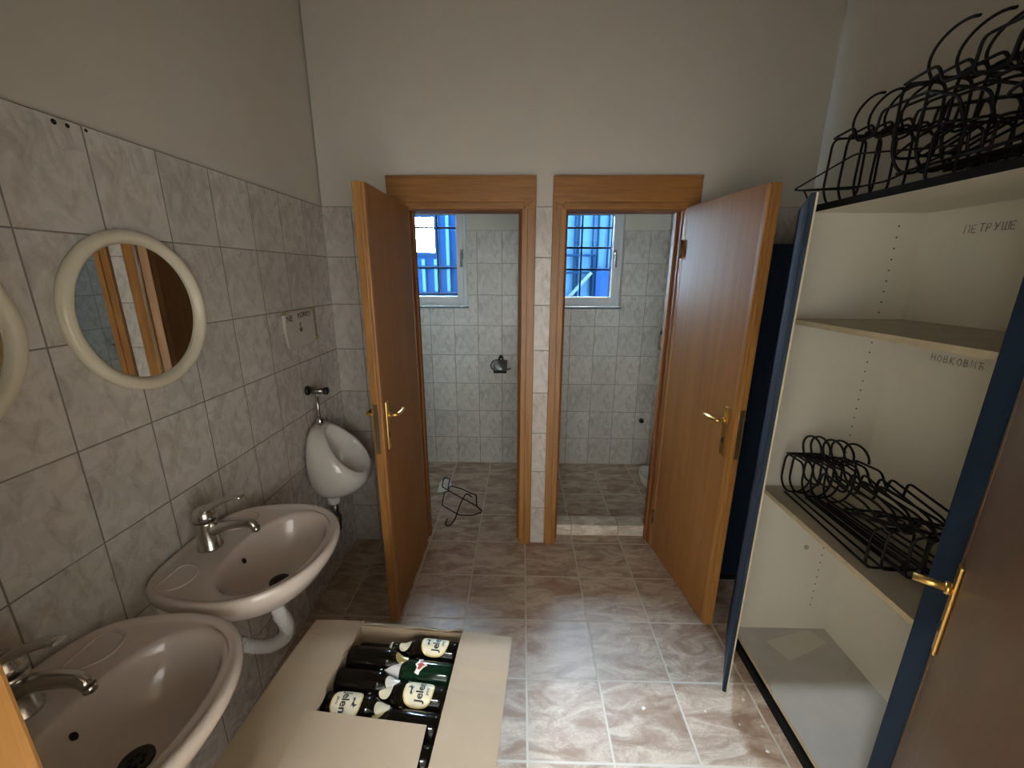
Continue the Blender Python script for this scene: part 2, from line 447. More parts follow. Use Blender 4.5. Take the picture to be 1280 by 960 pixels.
def lever_set(leaf, W, t, zc, face, stub=False):
    """plate and lever on one face; face=+1 -> y=t side, -1 -> y=0 side. leaf x runs hinge -> free edge"""
    y = t if face > 0 else 0
    bm = bmesh.new()
    box(bm, W-.066, W-.036, min(y, y+face*.007), max(y, y+face*.007), zc-.115, zc+.105, 0, .003)
    bp = obj('backplate', bm, 'brass', leaf)
    bm = bmesh.new()
    px = W-.051; z = zc+.045
    if stub: tube(bm, [(px, y+face*.004, z), (px, y+face*.066, z)], .0085, 10)
    else: tube(bm, rounded([(px, y+face*.004, z), (px, y+face*.046, z), (px-.05, y+face*.050, z), (px-.098, y+face*.044, z-.004)], .014), .0085, 10)
    lathe(bm, [(.013, 0), (.014, .006), (.011, .012)], 14, origin=(px, y+face*.006 if face > 0 else y-.018, z), axis='y')
    obj('lever_handle', bm, 'brass', leaf)
    bm = bmesh.new(); box(bm, px-.004, px+.004, min(y, y+face*.008), max(y, y+face*.008), zc-.06, zc-.035)
    obj('keyhole', bm, 'hole', leaf)
def door_leaf(parent, name, W, H, t, loc, rz, mir, zc, faces=(1, -1), stub=False, skin='veneer'):
    leaf_e = None
    bm = bmesh.new()
    box(bm, .012, W-.022, 0.0, t, .008, H-.003, 0, .0015)
    leaf = obj(name, bm, skin, parent)
    leaf.location = loc; leaf.rotation_euler = (0, 0, rz)
    if mir: leaf.scale = (1, -1, 1)
    bm = bmesh.new()
    box(bm, W-.022, W, -.001, t+.001, .006, H, 0, .003); box(bm, W, W+.008, .010, t, .006, H, 0, .003)
    obj('edge_lipping', bm, 'veneer_shaded' if stub else 'pine_z', leaf)
    bm = bmesh.new(); box(bm, 0, .012, -.001, t+.001, .006, H, 0, .002); box(bm, .012, W-.022, -.001, t+.001, H-.003, H+.001, 0, .001)
    obj('hinge_lipping', bm, 'pine_z', leaf)
    bm = bmesh.new(); box(bm, W+.007, W+.0105, t*.5-.006, t*.5+.014, zc-.115, zc+.11); box(bm, W+.008, W+.016, t*.5-.002, t*.5+.010, zc+.02, zc+.04)
    obj('lock_plate', bm, 'old_brass', leaf)
    for f in faces: lever_set(leaf, W, t, zc, f, stub)
    for hz in (.22, H-.2):
        bm = bmesh.new(); tube(bm, [(-.006, -.004, hz-.045), (-.006, -.004, hz+.045)], .007, 10)
        obj('hinge', bm, 'old_brass', leaf)
    return leaf
# left leaf: local x -> -Y (towards the viewer); hinge at x=.45
door_leaf(d1, 'door_leaf', .608, 1.992, .042, (.468-(LX0+LX1)/2, -.032, 0), R(-90.6), True, 1.02)
door_leaf(d2, 'door_leaf', .590, 1.992, .042, (1.879-(RX0+RX1)/2, -.033, 0), R(-90+7.8), False, 1.005)

# ---------- entry door (open, in the near right corner) and its frame
d3 = struct(empty('door_3', ((EX0+EX1)/2, YF, 0)), 'brown entry door swung open against the wardrobe, with the near end of its frame')
d3['category'] = 'door'
EXc = (EX0+EX1)/2
bm = bmesh.new()
box(bm, EX0-.022-EXc, EX0-EXc, YE-.01-YF, .012, 0, 2.02, 0, .004); box(bm, EX1-EXc, EX1+.022-EXc, YE-.01-YF, .012, 0, 2.02, 0, .004)
box(bm, EX0-EXc, EX1-EXc, YE-.01-YF, .012, 2.0, 2.02, 0, .002)
box(bm, EX0-.10-EXc, EX0-.020-EXc, 0, .018, 0, 2.10, 0, .003); box(bm, EX1+.020-EXc, EX1+.10-EXc, 0, .018, 0, 2.10, 0, .003)
box(bm, EX0-.02-EXc, EX1+.02-EXc, 0, .018, 2.02, 2.10, 0, .003)
obj('door_frame', bm, 'pine_z', d3)
hx, hy = 1.556, -1.972
fx, fy = 1.993, -1.506
ang = math.atan2(fy-hy, fx-hx); Lw = math.hypot(fx-hx, fy-hy)
leaf3 = door_leaf(d3, 'door_leaf', Lw, 1.992, .040, (hx-EXc, hy-YF, 0), ang, True, .985, faces=(-1,), stub=True, skin='veneer_shaded')

# ---------- windows
def window(name, x0, x1, label, hx_):
    root = struct(empty(name, ((x0+x1)/2, YB+.05, WZ0)), label); root['category'] = 'window'
    X, Y, Z = (x0+x1)/2, YB+.05, WZ0
    def b(bm, a0, a1, y0, y1, z0, z1, mi=0, bev=.004): box(bm, a0-X, a1-X, y0-Y, y1-Y, z0-Z, z1-Z, mi, bev)
    y0, y1 = YB+.025, YB+.085
    bm = bmesh.new(); w = .038
    b(bm, x0+.004, x0+w, y0, y1, WZ0+.004, WZ1-.004); b(bm, x1-w, x1-.004, y0, y1, WZ0+.004, WZ1-.004)
    b(bm, x0+w, x1-w, y0, y1, WZ0+.004, WZ0+w); b(bm, x0+w, x1-w, y0, y1, WZ1-w, WZ1-.004)
    obj('window_frame', bm, 'pvc', root)
    s = .030; ws = .052
    bm = bmesh.new(); ya, yb = YB+.012, YB+.062
    b(bm, x0+s, x0+s+ws, ya, yb, WZ0+s, WZ1-s); b(bm, x1-s-ws, x1-s, ya, yb, WZ0+s, WZ1-s)
    b(bm, x0+s+ws, x1-s-ws, ya, yb, WZ0+s, WZ0+s+ws); b(bm, x0+s+ws, x1-s-ws, ya, yb, WZ1-s-ws, WZ1-s)
    sash = obj('sash', bm, 'pvc', root)
    bm = bmesh.new(); q = s+ws
    for (a0, a1, c0, c1) in ((x0+q, x0+q+.004, WZ0+q, WZ1-q), (x1-q-.004, x1-q, WZ0+q, WZ1-q), (x0+q, x1-q, WZ0+q, WZ0+q+.004), (x0+q, x1-q, WZ1-q-.004, WZ1-q)):
        b(bm, a0, a1, YB+.030, YB+.040, c0, c1, 0, 0)
    obj('gasket', bm, 'seal', sash)
    bm = bmesh.new(); b(bm, x0+q, x1-q, YB+.034, YB+.038, WZ0+q, WZ1-q, 0, 0)
    obj('pane', bm, 'pane', sash)
    bm = bmesh.new(); hx = hx_
    b(bm, hx-.013, hx+.013, ya-.010, ya, 1.785, 1.855, 0, .004)
    tube(bm, rounded([(hx-X, ya-Y, 1.825-Z), (hx-X, ya-.04-Y, 1.825-Z), (hx-X, ya-.045-Y, 1.72-Z)], .012), .009, 10)
    obj('window_handle', bm, 'dark_steel', sash)
    bm = bmesh.new(); b(bm, x0, x1+.01, YB-.02, YB+.03, WZ0-.012, WZ0+.003, 0, .003)
    obj('window_sill', bm, 'seal', root)
    return root
window('window_1', *W1, 'white framed window high in the left toilet, looking on to a blue shed', .566)
window('window_2', *W2, 'white framed window high in the right toilet, looking on to a blue gate', 1.792)

def grille(name, x0, x1, vx, hz, label):
    root = empty(name, ((x0+x1)/2, 1.30, 1.4)); tag(root, label, 'window bars', 'iron bars outside the windows')
    X = (x0+x1)/2
    for x in vx:
        bm = bmesh.new(); box(bm, x-.007-X, x+.007-X, -.007, .007, -.0, .80, 0, .002); obj('bar', bm, 'iron', root)
    for z in hz:
        bm = bmesh.new(); box(bm, x0-X, x1-X, -.018, -.007, z-.008-1.4, z+.008-1.4, 0, .002); obj('bar', bm, 'iron', root)
grille('window_grille', W1[0]-.02+.02, W1[1]-.001, [.10, .345, .53], [1.50, 1.714, 2.032], 'iron bars behind the left toilet window pane')
grille('window_grille', W2[0]+.001, W2[1]-.001, [1.30, 1.543, 1.79], [1.44, 1.706, 1.879, 2.034], 'iron bars behind the right toilet window pane')

# ---------- outside: blue sheet shed with an opening to the sky, and a blue braced gate
def o_box(lst, name, mat, root):
    bm = bmesh.new()
    ox, oy, oz = root.location
    for (a, b, c, d, e, f) in lst: box(bm, a-ox, b-ox, c-oy, d-oy, e-oz, f-oz, 0, .003)
    return obj(name, bm, mat, root)
bm = bmesh.new(); box(bm, -3, 5, YO, 6, -.3, -.1); struct(obj('ground_outside', bm, 'concrete'), 'yard behind the building')
shed = tag(empty('shed', (.2, 2.6, -.1)), 'blue sheet metal shed seen through the left toilet window', 'shed')
o_box([(-1.6, -.17, 2.6, 2.66, -.1, 2.45), (.06, .80, 2.6, 2.66, -.1, 2.45), (-.17, .06, 2.6, 2.66, -.1, 1.905), (-.17, .06, 2.6, 2.66, 2.285, 2.45)], 'sheet_wall', 'outer_blue', shed)
o_box([(-.20, -.17, 2.57, 2.60, 1.86, 2.33), (.06, .10, 2.57, 2.60, 1.3, 2.45), (-.17, .06, 2.57, 2.60, 1.865, 1.905), (-.17, .06, 2.57, 2.60, 2.285, 2.33)], 'opening_frame', 'outer_dark', shed)
for x in (-.095, .045, .19, .33): o_box([(x, x+.035, 2.56, 2.60, 1.47, 1.83 if x < .05 else 2.42)], 'batten', 'outer_light', shed)
for z in (1.44, 1.735): o_box([(-.6, .6, 2.545, 2.56, z, z+.022)], 'rail', 'outer_dark', shed)
gate = tag(empty('gate', (1.7, 2.6, -.1)), 'blue framed gate with a diagonal brace seen through the right toilet window', 'gate')
o_box([(.95, 3.0, 2.64, 2.68, -.1, 2.45)], 'gate_sheet', 'outer_light', gate)
for x in (1.64, 1.685, 1.845, 1.905, 2.02): o_box([(x, x+.014, 2.60, 2.64, 1.2, 2.45)], 'bar', 'outer_dark', gate)
o_box([(1.2, 1.88, 2.585, 2.60, 1.865, 1.89), (1.2, 1.88, 2.585, 2.60, 1.675, 1.70), (1.86, 1.89, 2.585, 2.60, -.1, 1.89)], 'frame', 'outer_dark', gate)
bm = bmesh.new(); prism(bm, [(1.53-1.7, -.03, 1.36+.1), (1.58-1.7, -.03, 1.36+.1), (1.86-1.7, -.03, 1.68+.1), (1.83-1.7, -.03, 1.70+.1)], (0, .03, 0)); obj('diagonal_brace', bm, 'pale_paint', gate)
o_box([(1.9, 2.6, 2.56, 2.60, 1.2, 1.74)], 'side_panel', 'outer_blue', gate)

# ------------------------------------------------------------------ left wall fixtures
def mirror(cy, cz, r, label, ri=None):
    root = tag(empty('mirror', (0, cy, cz)), label, 'mirror', 'round mirrors on the left wall')
    n = 64
    prof = [(r-.004, .000), (r, .006), (r, .016), (r-.006, .024), (r-.016, .027), (r-.024, .025), (r-.029, .020), (r-.034, .012), (r-.036, .006)]
    bm = bmesh.new()
    rings = [[(h, q*math.cos(2*PI*k/n), q*math.sin(2*PI*k/n)) for k in range(n)] for q, h in prof]
    ring_loft(bm, rings+[rings[0]])
    bmesh.ops.remove_doubles(bm, verts=bm.verts, dist=1e-6)
    obj('mirror_frame', bm, 'cream_plastic', root)
    bm = bmesh.new(); lathe(bm, [(r-.032, .003), (r-.032, .009)], n, axis='x'); 
    for f in bm.faces: f.smooth = False
    obj('mirror_glass', bm, 'mirror', root)
mirror(-1.157, 1.5575, .213, 'round cream framed mirror shown whole above the farther washbasin')
mirror(-1.655, 1.55, .213, 'round cream framed mirror cut off by the left edge of the photo')

# paper notice
pn = tag(empty('paper_notice', (0, -.35, 1.41)), 'creased white paper notice with red handwriting taped above the urinal', 'notice')
bm = bmesh.new()
NX, NZ = 12, 8
gv = []
for i in range(NX+1):
    rowv = []
    for j in range(NZ+1):
        y = -.145+.29*i/NX; z = -.088+.176*j/NZ
        d = .0015+.0022*(1+math.sin(i*1.7+j*.8))*.5+(.010*max(0, 1-(i+j)/4))
        # torn lower corners
        if j == 0 and i in (0, 1): z += .016-.008*i
        if j == 0 and i >= NX-2: z += .008*(i-NX+3)
        rowv.append(bm.verts.new((d, y, z)))
    gv.append(rowv)
for i in range(NX):
    for j in range(NZ):
        bm.faces.new((gv[i][j], gv[i+1][j], gv[i+1][j+1], gv[i][j+1])).smooth = True
o = obj('sheet', bm, 'paper', pn); md = o.modifiers.new('th', 'SOLIDIFY'); md.thickness = .0006
def on_left(bm, y, z, x):      # text plane xy -> wall plane (text x -> +y, text y -> +z)
    for v in bm.verts: v.co = Vector((x, y+v.co.x, z+v.co.y))
    return bm
t = text_mesh('NE', .040, .002, .0006); obj('lettering', on_left(t, -.093, .052, .0052), 'red_ink', pn)
t = text_mesh('KORISTI', .032, .002, .0006); obj('lettering', on_left(t, .035, .062, .0052), 'red_ink', pn)
bm = bmesh.new(); tube(bm, [(.005, -.008, .030), (.005, -.006, -.012)], .0022, 6); tube(bm, [(.005, -.020, .002), (.005, -.006, -.014), (.005, .006, .004)], .0022, 6)
obj('arrow', bm, 'red_ink', pn)
for (y, z) in ((-.135, .083), (.130, .080), (.142, -.062)):
    bm = bmesh.new(); box(bm, .0045, .0052, y-.018, y+.018, z-.010, z+.010); obj('tape', bm, 'tape', pn)

# washbasins
def sup(t, ax, ay, p):
    c, s = math.cos(t), math.sin(t)
    return ax*math.copysign(abs(c)**p, c), ay*math.copysign(abs(s)**p, s)
def basin(cy, label):
    root = tag(empty('washbasin', (0, cy, .706)), label, 'washbasin', 'beige washbasins on the left wall')
    N = 72; Z0 = .70
    def O(k, z, back=.004, dx=0):
        rg = []
        for i in range(N):
            t = 2*PI*i/N
            x, y = sup(t, .235, .245, .92)
            # flatter towards the wall: wide shoulders
            if x < 0:
                x2, y2 = sup(t, .225, .245, .62); w = min(1, -x/.12); x = x*(1-w)+x2*w; y = y*(1-w)+y2*w*.97
            x = .228+dx+x*k; y = y*k
            rg.append((max(back, x), y, z-Z0))
        return rg
    def B(k, z, cx=.285, dx=0):
        rg = []
        for i in range(N):
            t = 2*PI*i/N
            x, y = sup(t, .130, .188, .90)
            if x < 0: x *= .88
            rg.append((cx+dx+x*k, y*k, z-Z0))
        return rg
    bm = bmesh.new()
    rings = [O(.16, .655, .10, .02), O(.32, .662, .06, .015), O(.58, .690, .03), O(.82, .742, .006), O(.955, .788), O(.99, .806), O(1.0, .820), O(.992, .831), O(.972, .836), O(.945, .836), O(.915, .831)]
    # deck, from the raised outer edge to the bowl's lip
    a, b2 = O(.885, .8275, .03), B(1.09, .829)
    rings += [a, b2, B(1.04, .8275), B(1.0, .820), B(.965, .805), B(.90, .775), B(.80, .745), B(.62, .718), B(.40, .706), B(.16, .702)]
    ring_loft(bm, rings, cap0=True, cap1=True)
    obj('basin_body', bm, 'pink_ceramic', root)
    # soap recess lines left and right of the tap
    for s in (-1, 1):
        bm = bmesh.new()
        pts = [(.055+.0*k, 0, 0) for k in range(0)]
        P = [(.060, s*.085, .1305), (.060, s*.175, .1305), (.085, s*.190, .1305), (.130, s*.175, .1305), (.140, s*.12, .1305), (.100, s*.085, .1305)]
        tube(bm, rounded([(x, y, z-.0022) for x, y, z in P], .02, True), .0035, 6, True)
        obj('soap_recess', bm, 'pink_ceramic', root)
    # drain
    bm = bmesh.new()
    lathe(bm, [(.030, .0025), (.030, .0065), (.024, .0075), (.019, .0045), (.004, .004)], 28, origin=(.283, 0, 0))
    dr = obj('drain', bm, 'drain_metal', root)
    bm = bmesh.new()
    for k in range(6):
        a = k*PI/3; lathe(bm, [(.0045, .0048), (.0045, .0058)], 10, origin=(.283+.012*math.cos(a), .012*math.sin(a), 0))
    obj('drain_holes', bm, 'hole', dr)
    # overflow hole in the back of the bowl
    bm = bmesh.new()
    bm2 = bmesh.new(); lathe(bm2, [(.0085, -.002), (.0085, .0025)], 18, axis='z')
    merge(bm, bm2, 0, Matrix.Translation((.1895, -.012, .086)) @ Matrix.Rotation(R(68), 4, 'Y') @ Matrix.Diagonal((1, .65, 1, 1)))
    obj('overflow_hole', bm, 'hole', root)
    # single lever tap
    zb = .1285
    bm = bmesh.new()
    lathe(bm, [(.029, 0), (.029, .004), (.0255, .008), (.0245, .050), (.0255, .072), (.0255, .078)], 28, origin=(.082, 0, zb))
    tap = obj('tap', bm, 'steel', root)
    bm = bmesh.new()
    P = [(.090, 0, zb+.045), (.120, 0, zb+.062), (.160, 0, zb+.072), (.200, 0, zb+.072), (.212, 0, zb+.060)]
    P = rounded(P, .03); n = len(P)
    tube(bm, P, .012, 14, radii=[.0165-.006*i/(n-1) for i in range(n)])
    lathe(bm, [(.0095, 0), (.0095, .012)], 16, origin=(.2115, 0, zb+.050))
    obj('spout', bm, 'steel', tap)
    bm = bmesh.new()
    lathe(bm, [(.0262, .080), (.0265, .092), (.024, .104), (.017, .112), (.004, .115)], 28, origin=(.082, 0, zb))
    P = rounded([(.080, 0, zb+.104), (.120, 0, zb+.124), (.160, 0, zb+.143), (.190, 0, zb+.147)], .03); n = len(P)
    # flat tapering lever
    rings = []
    for i, p in enumerate(P):
        f = i/(n-1); w = .019-.009*f; h = .009-.005*f
        rings.append([(p.x, p.y+w*math.cos(2*PI*k/12), p.z+h*math.sin(2*PI*k/12)) for k in range(12)])
    ring_loft(bm, rings, cap0=True, cap1=True)
    obj('lever', bm, 'steel', tap)
    tap.scale = (1.2, 1.2, 1.2); tap.location = (-.2*.082, 0, -.2*zb)
    # waste: tail pipe and white ribbed hose to the wall
    bm = bmesh.new()
    lathe(bm, [(.026, -.085), (.026, -.055), (.032, -.052), (.032, -.040)], 20, origin=(.262, 0, 0))
    obj('waste_nut', bm, 'black_rubber', root)
    P = [(.255, 0, -.075), (.258, .008, -.13), (.275, .012, -.180), (.270, .010, -.225), (.215, 0, -.262), (.145, -.01, -.252), (.075, -.012, -.215), (.0, -.012, -.205)]
    P = rounded(P, .05, seg=14)
    # resample evenly for the ribs
    L = [0]
    for a, b3 in zip(P, P[1:]): L.append(L[-1]+(b3-a).length)
    m = int(L[-1]/.0028); Q = []; j = 0
    for i in range(m+1):
        s = L[-1]*i/m
        while j < len(P)-2 and L[j+1] < s: j += 1
        f = (s-L[j])/max(1e-9, L[j+1]-L[j]); Q.append(P[j].lerp(P[j+1], min(1, f)))
    rad = []
    for i in range(len(Q)):
        ribbed = .12 < i/len(Q) < .97
        rad.append(.0215+(.0022*(1 if i % 3 == 0 else -.6) if ribbed else -.001))
    bm = bmesh.new(); tube(bm, Q, .02, 16, radii=rad)
    obj('waste_hose', bm, 'white_plastic', root)
    bm = bmesh.new(); tube(bm, [(.0, .06, -.20), (.03, .06, -.20)], .016, 12); tube(bm, rounded([(.03, .06, -.20), (.06, .05, -.18), (.085, .02, -.02)], .03), .006, 10)
    obj('supply_hose', bm, 'dark_steel', root)
    return root
basin(-1.188, 'beige washbasin farther from the viewer, below the whole round mirror')
basin(-1.690, 'beige washbasin nearest the viewer, cut off at the lower left corner')

# urinal
def urinal(cy):
    root = tag(empty('urinal', (0, cy, .510)), 'small white ceramic wall urinal beside the left toilet door', 'urinal')
    N = 56; Z0 = .48
    def ring(fx, hw, zc, hz, p=.8, tap=.18):
        out = []
        for i in range(N):
            t = 2*PI*i/N
            y, dz = sup(t, hw, hz, p)
            if dz > 0: y *= 1-tap*(dz/hz)
            out.append((fx(zc+dz), y, zc+dz-Z0))
        return out
    lin = lambda z, za, xa, zb, xb: xa+(xb-xa)*max(0, min(1, (z-za)/(zb-za)))
    W = ring(lambda z: .002, .160, .718, .200)
    M1 = ring(lambda z: lin(z, .50, .135, .92, .036), .180, .714, .194)
    M2 = ring(lambda z: lin(z, .525, .205, .905, .052), .172, .722, .178)
    M3 = ring(lambda z: lin(z, .585, .262, .90, .066), .155, .742, .157, .85, .26)
    M4 = ring(lambda z: lin(z, .630, .276, .895, .078), .140, .762, .132, .88, .32)
    R1 = ring(lambda z: lin(z, .650, .274, .89, .078), .124, .772, .117, .9, .36)
    R2 = ring(lambda z: lin(z, .662, .266, .88, .072), .113, .772, .109, .9, .36)
    C1 = ring(lambda z: lin(z, .640, .235, .87, .058), .104, .758, .108, .9, .34)
    C2 = ring(lambda z: lin(z, .58, .160, .86, .045), .092, .725, .115, .9, .3)
    C3 = ring(lambda z: lin(z, .56, .110, .84, .040), .066, .700, .105, 1)
    C4 = ring(lambda z: lin(z, .60, .080, .80, .040), .030, .690, .050, 1)
    bm = bmesh.new(); ring_loft(bm, [W, M1, M2, M3, M4, R1, R2, C1, C2, C3, C4], cap0=True, cap1=True)
    obj('urinal_bowl', bm, 'ceramic', root, sub=1)
    # flush pipe and push valve above
    bm = bmesh.new()
    tube(bm, [(.045, 0, .42), (.045, 0, .585)], .0075, 12)
    lathe(bm, [(.016, 0), (.018, .010), (.016, .028), (.010, .032)], 18, origin=(.045, 0, .425))
    obj('flush_pipe', bm, 'steel', root)
    bm = bmesh.new()
    tube(bm, [(.012, 0, .597), (.088, 0, .597)], .0155, 16)
    fv = obj('flush_valve', bm, 'dark_steel', root)
    bm = bmesh.new(); lathe(bm, [(.024, 0), (.024, .008), (.017, .014)], 18, axis='x', origin=(0, 0, .597)); obj('rosette', bm, 'black_rubber', fv)
    bm = bmesh.new(); lathe(bm, [(.017, .087), (.019, .091), (.019, .102), (.012, .106)], 18, axis='x', origin=(0, 0, .597)); obj('push_knob', bm, 'black_rubber', fv)
    # trap below
    bm = bmesh.new()
    lathe(bm, [(.030, -.018), (.033, -.010), (.033, .012), (.026, .026)], 20, origin=(.07, 0, 0))
    obj('trap_collar', bm, 'ceramic', root)
    bm = bmesh.new()
    tube(bm, [(.07, 0, -.015), (.07, 0, -.10)], .017, 14)
    tube(bm, [(.07, .0, -.075), (.0, -.01, -.075)], .013, 12)
    lathe(bm, [(.012, -.185), (.024, -.178), (.026, -.120), (.028, -.115), (.028, -.098), (.020, -.090)], 20, origin=(.07, 0, 0))
    obj('bottle_trap', bm, 'dark_steel', root)
urinal(-.368)

# ------------------------------------------------------------------ cardboard box of bottles
BO = Vector((.7175, -1.257, 0)); BRZ = R(-4)
bx = tag(empty('cardboard_box', BO, BRZ), 'tall open cardboard box full of dark beer bottles standing on the floor', 'box')
HX, BY, BZ = .1635, -.470, .600       # half width, front face, height (local)
th = .004
bm = bmesh.new()
box(bm, -HX, HX, BY, .004, 0, th)
box(bm, -HX, -HX+th, BY, .004, th, BZ); box(bm, HX-th, HX, BY, .004, th, BZ)
box(bm, -HX+th, HX-th, 0, .004, th, BZ); box(bm, -HX+th, HX-th, BY, BY+th, th, BZ)
obj('box_walls', bm, 'card', bx)
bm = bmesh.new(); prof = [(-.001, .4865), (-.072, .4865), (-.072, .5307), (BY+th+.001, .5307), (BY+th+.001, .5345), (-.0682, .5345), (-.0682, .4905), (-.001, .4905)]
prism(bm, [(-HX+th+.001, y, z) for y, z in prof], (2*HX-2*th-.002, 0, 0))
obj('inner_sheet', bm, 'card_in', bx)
def flap(bm, rows, t=.0035):
    rows = [[Vector(p) for p in r] for r in rows]
    top = [[bm.verts.new(p+Vector((0, 0, t/2))) for p in r] for r in rows]; bot = [[bm.verts.new(p-Vector((0, 0, t/2))) for p in r] for r in rows]
    a, b = len(rows), len(rows[0])
    for i in range(a-1):
        for j in range(b-1):
            bm.faces.new((top[i][j], top[i+1][j], top[i+1][j+1], top[i][j+1])); bm.faces.new((bot[i][j], bot[i][j+1], bot[i+1][j+1], bot[i+1][j]))
    for i in range(a-1):
        bm.faces.new((top[i][0], bot[i][0], bot[i+1][0], top[i+1][0])); bm.faces.new((top[i][-1], top[i+1][-1], bot[i+1][-1], bot[i][-1]))
    for j in range(b-1):
        bm.faces.new((top[0][j], top[0][j+1], bot[0][j+1], bot[0][j])); bm.faces.new((top[-1][j], bot[-1][j], bot[-1][j+1], top[-1][j+1]))
bm = bmesh.new()   # left flap, its inner edge torn and wavy along the opening
rows = []
for i in range(25):
    f = i/24; y = .010+f*BY
    wob = .004*math.sin(f*21)+.014*math.exp(-((f-.24)/.05)**2)+.006*math.exp(-((f-.45)/.04)**2)
    rows.append([(-HX-.150-.010*f, y+.002, BZ-.006+.006*math.sin(f*4)), (-HX-.075, y, BZ+.002), (-HX+.001, y, BZ+.006), (-HX+.012-wob, y, BZ+.009)])
flap(bm, rows); obj('flap', bm, 'card', bx)
bm = bmesh.new()   # right flap with a bent crease
rows = []
for i in range(17):
    f = i/16; y = .006+f*(BY-.006)
    k = -.007*math.exp(-((f-.34)/.06)**2)
    dr = -.010*max(0, 1-f/.36)
    rows.append([(HX-.001, y, BZ+.003), (HX+.07, y, BZ+.003+k*.5+dr*.4), (HX+.150-.004*f, y+.004*(1-f), BZ+.001+k+dr)])
flap(bm, rows); obj('flap', bm, 'card', bx)
bm = bmesh.new()   # back flap folded out and hanging down
xs = (-HX+.006, -.10, -.03, .04, .10, HX-.006)
rows = [[(x, .003, BZ+.003+.003*math.sin(x*40)+(.010 if x > .12 else 0)) for x in xs], [(x, .030, BZ-.018) for x in xs], [(x, .060, BZ-.13) for x in xs]]
flap(bm, rows); obj('flap', bm, 'card', bx)
bm = bmesh.new()   # front flap folded in over the bottles
rows = [[(x, BY+.002, BZ+.003) for x in (-HX, 0, HX-.02)], [(x, BY+.10, BZ+.010) for x in (-HX-.006, 0, HX-.026)], [(x, y, BZ+.012) for x, y in ((-HX-.012, BY+.203), (0, BY+.199), (HX-.030, BY+.196))]]
flap(bm, rows); obj('flap', bm, 'card', bx)

def cyl_patch(bm, r, pts2d, mi=0, zoff=0.0):
    """closed outline (s along circumference, h along axis) -> fan patch on a cylinder facing -Y"""
    def P(s, h): a = -PI/2+s/r; return (r*math.cos(a), r*math.sin(a), h)
    cs = sum(p[0] for p in pts2d)/len(pts2d); ch = sum(p[1] for p in pts2d)/len(pts2d)
    n = len(pts2d); layers = []
    for k in (.0, .34, .67, 1.0):
        if k == 0: layers.append([bm.verts.new(P(cs, ch))]); continue
        layers.append([bm.verts.new(P(cs+(s-cs)*k, ch+(h-ch)*k)) for s, h in pts2d])
    for i in range(n):
        j = (i+1) % n
        f = bm.faces.new((layers[0][0], layers[1][i], layers[1][j])); f.material_index = mi; f.smooth = True
        for a, b in zip(layers[1:], layers[2:]):
            f = bm.faces.new((a[i], b[i], b[j], a[j])); f.material_index = mi; f.smooth = True
def oval(w, h, ch, p=.8, n=36): return [(sup(2*PI*i/n, w, h, p)[0], ch+sup(2*PI*i/n, w, h, p)[1]) for i in range(n)]
BR = .0342; LC = .066; NC = .158
def neck_r(h):
    for (h0, r0), (h1, r1) in zip(NECK, NECK[1:]):
        if h0 <= h <= h1: return r0+(r1-r0)*(h-h0)/(h1-h0)
    return NECK[-1][1]
NECK = [(.118, BR), (.126, .0330), (.136, .0280), (.148, .0205), (.160, .0160), (.180, .0138), (.194, .0132)]
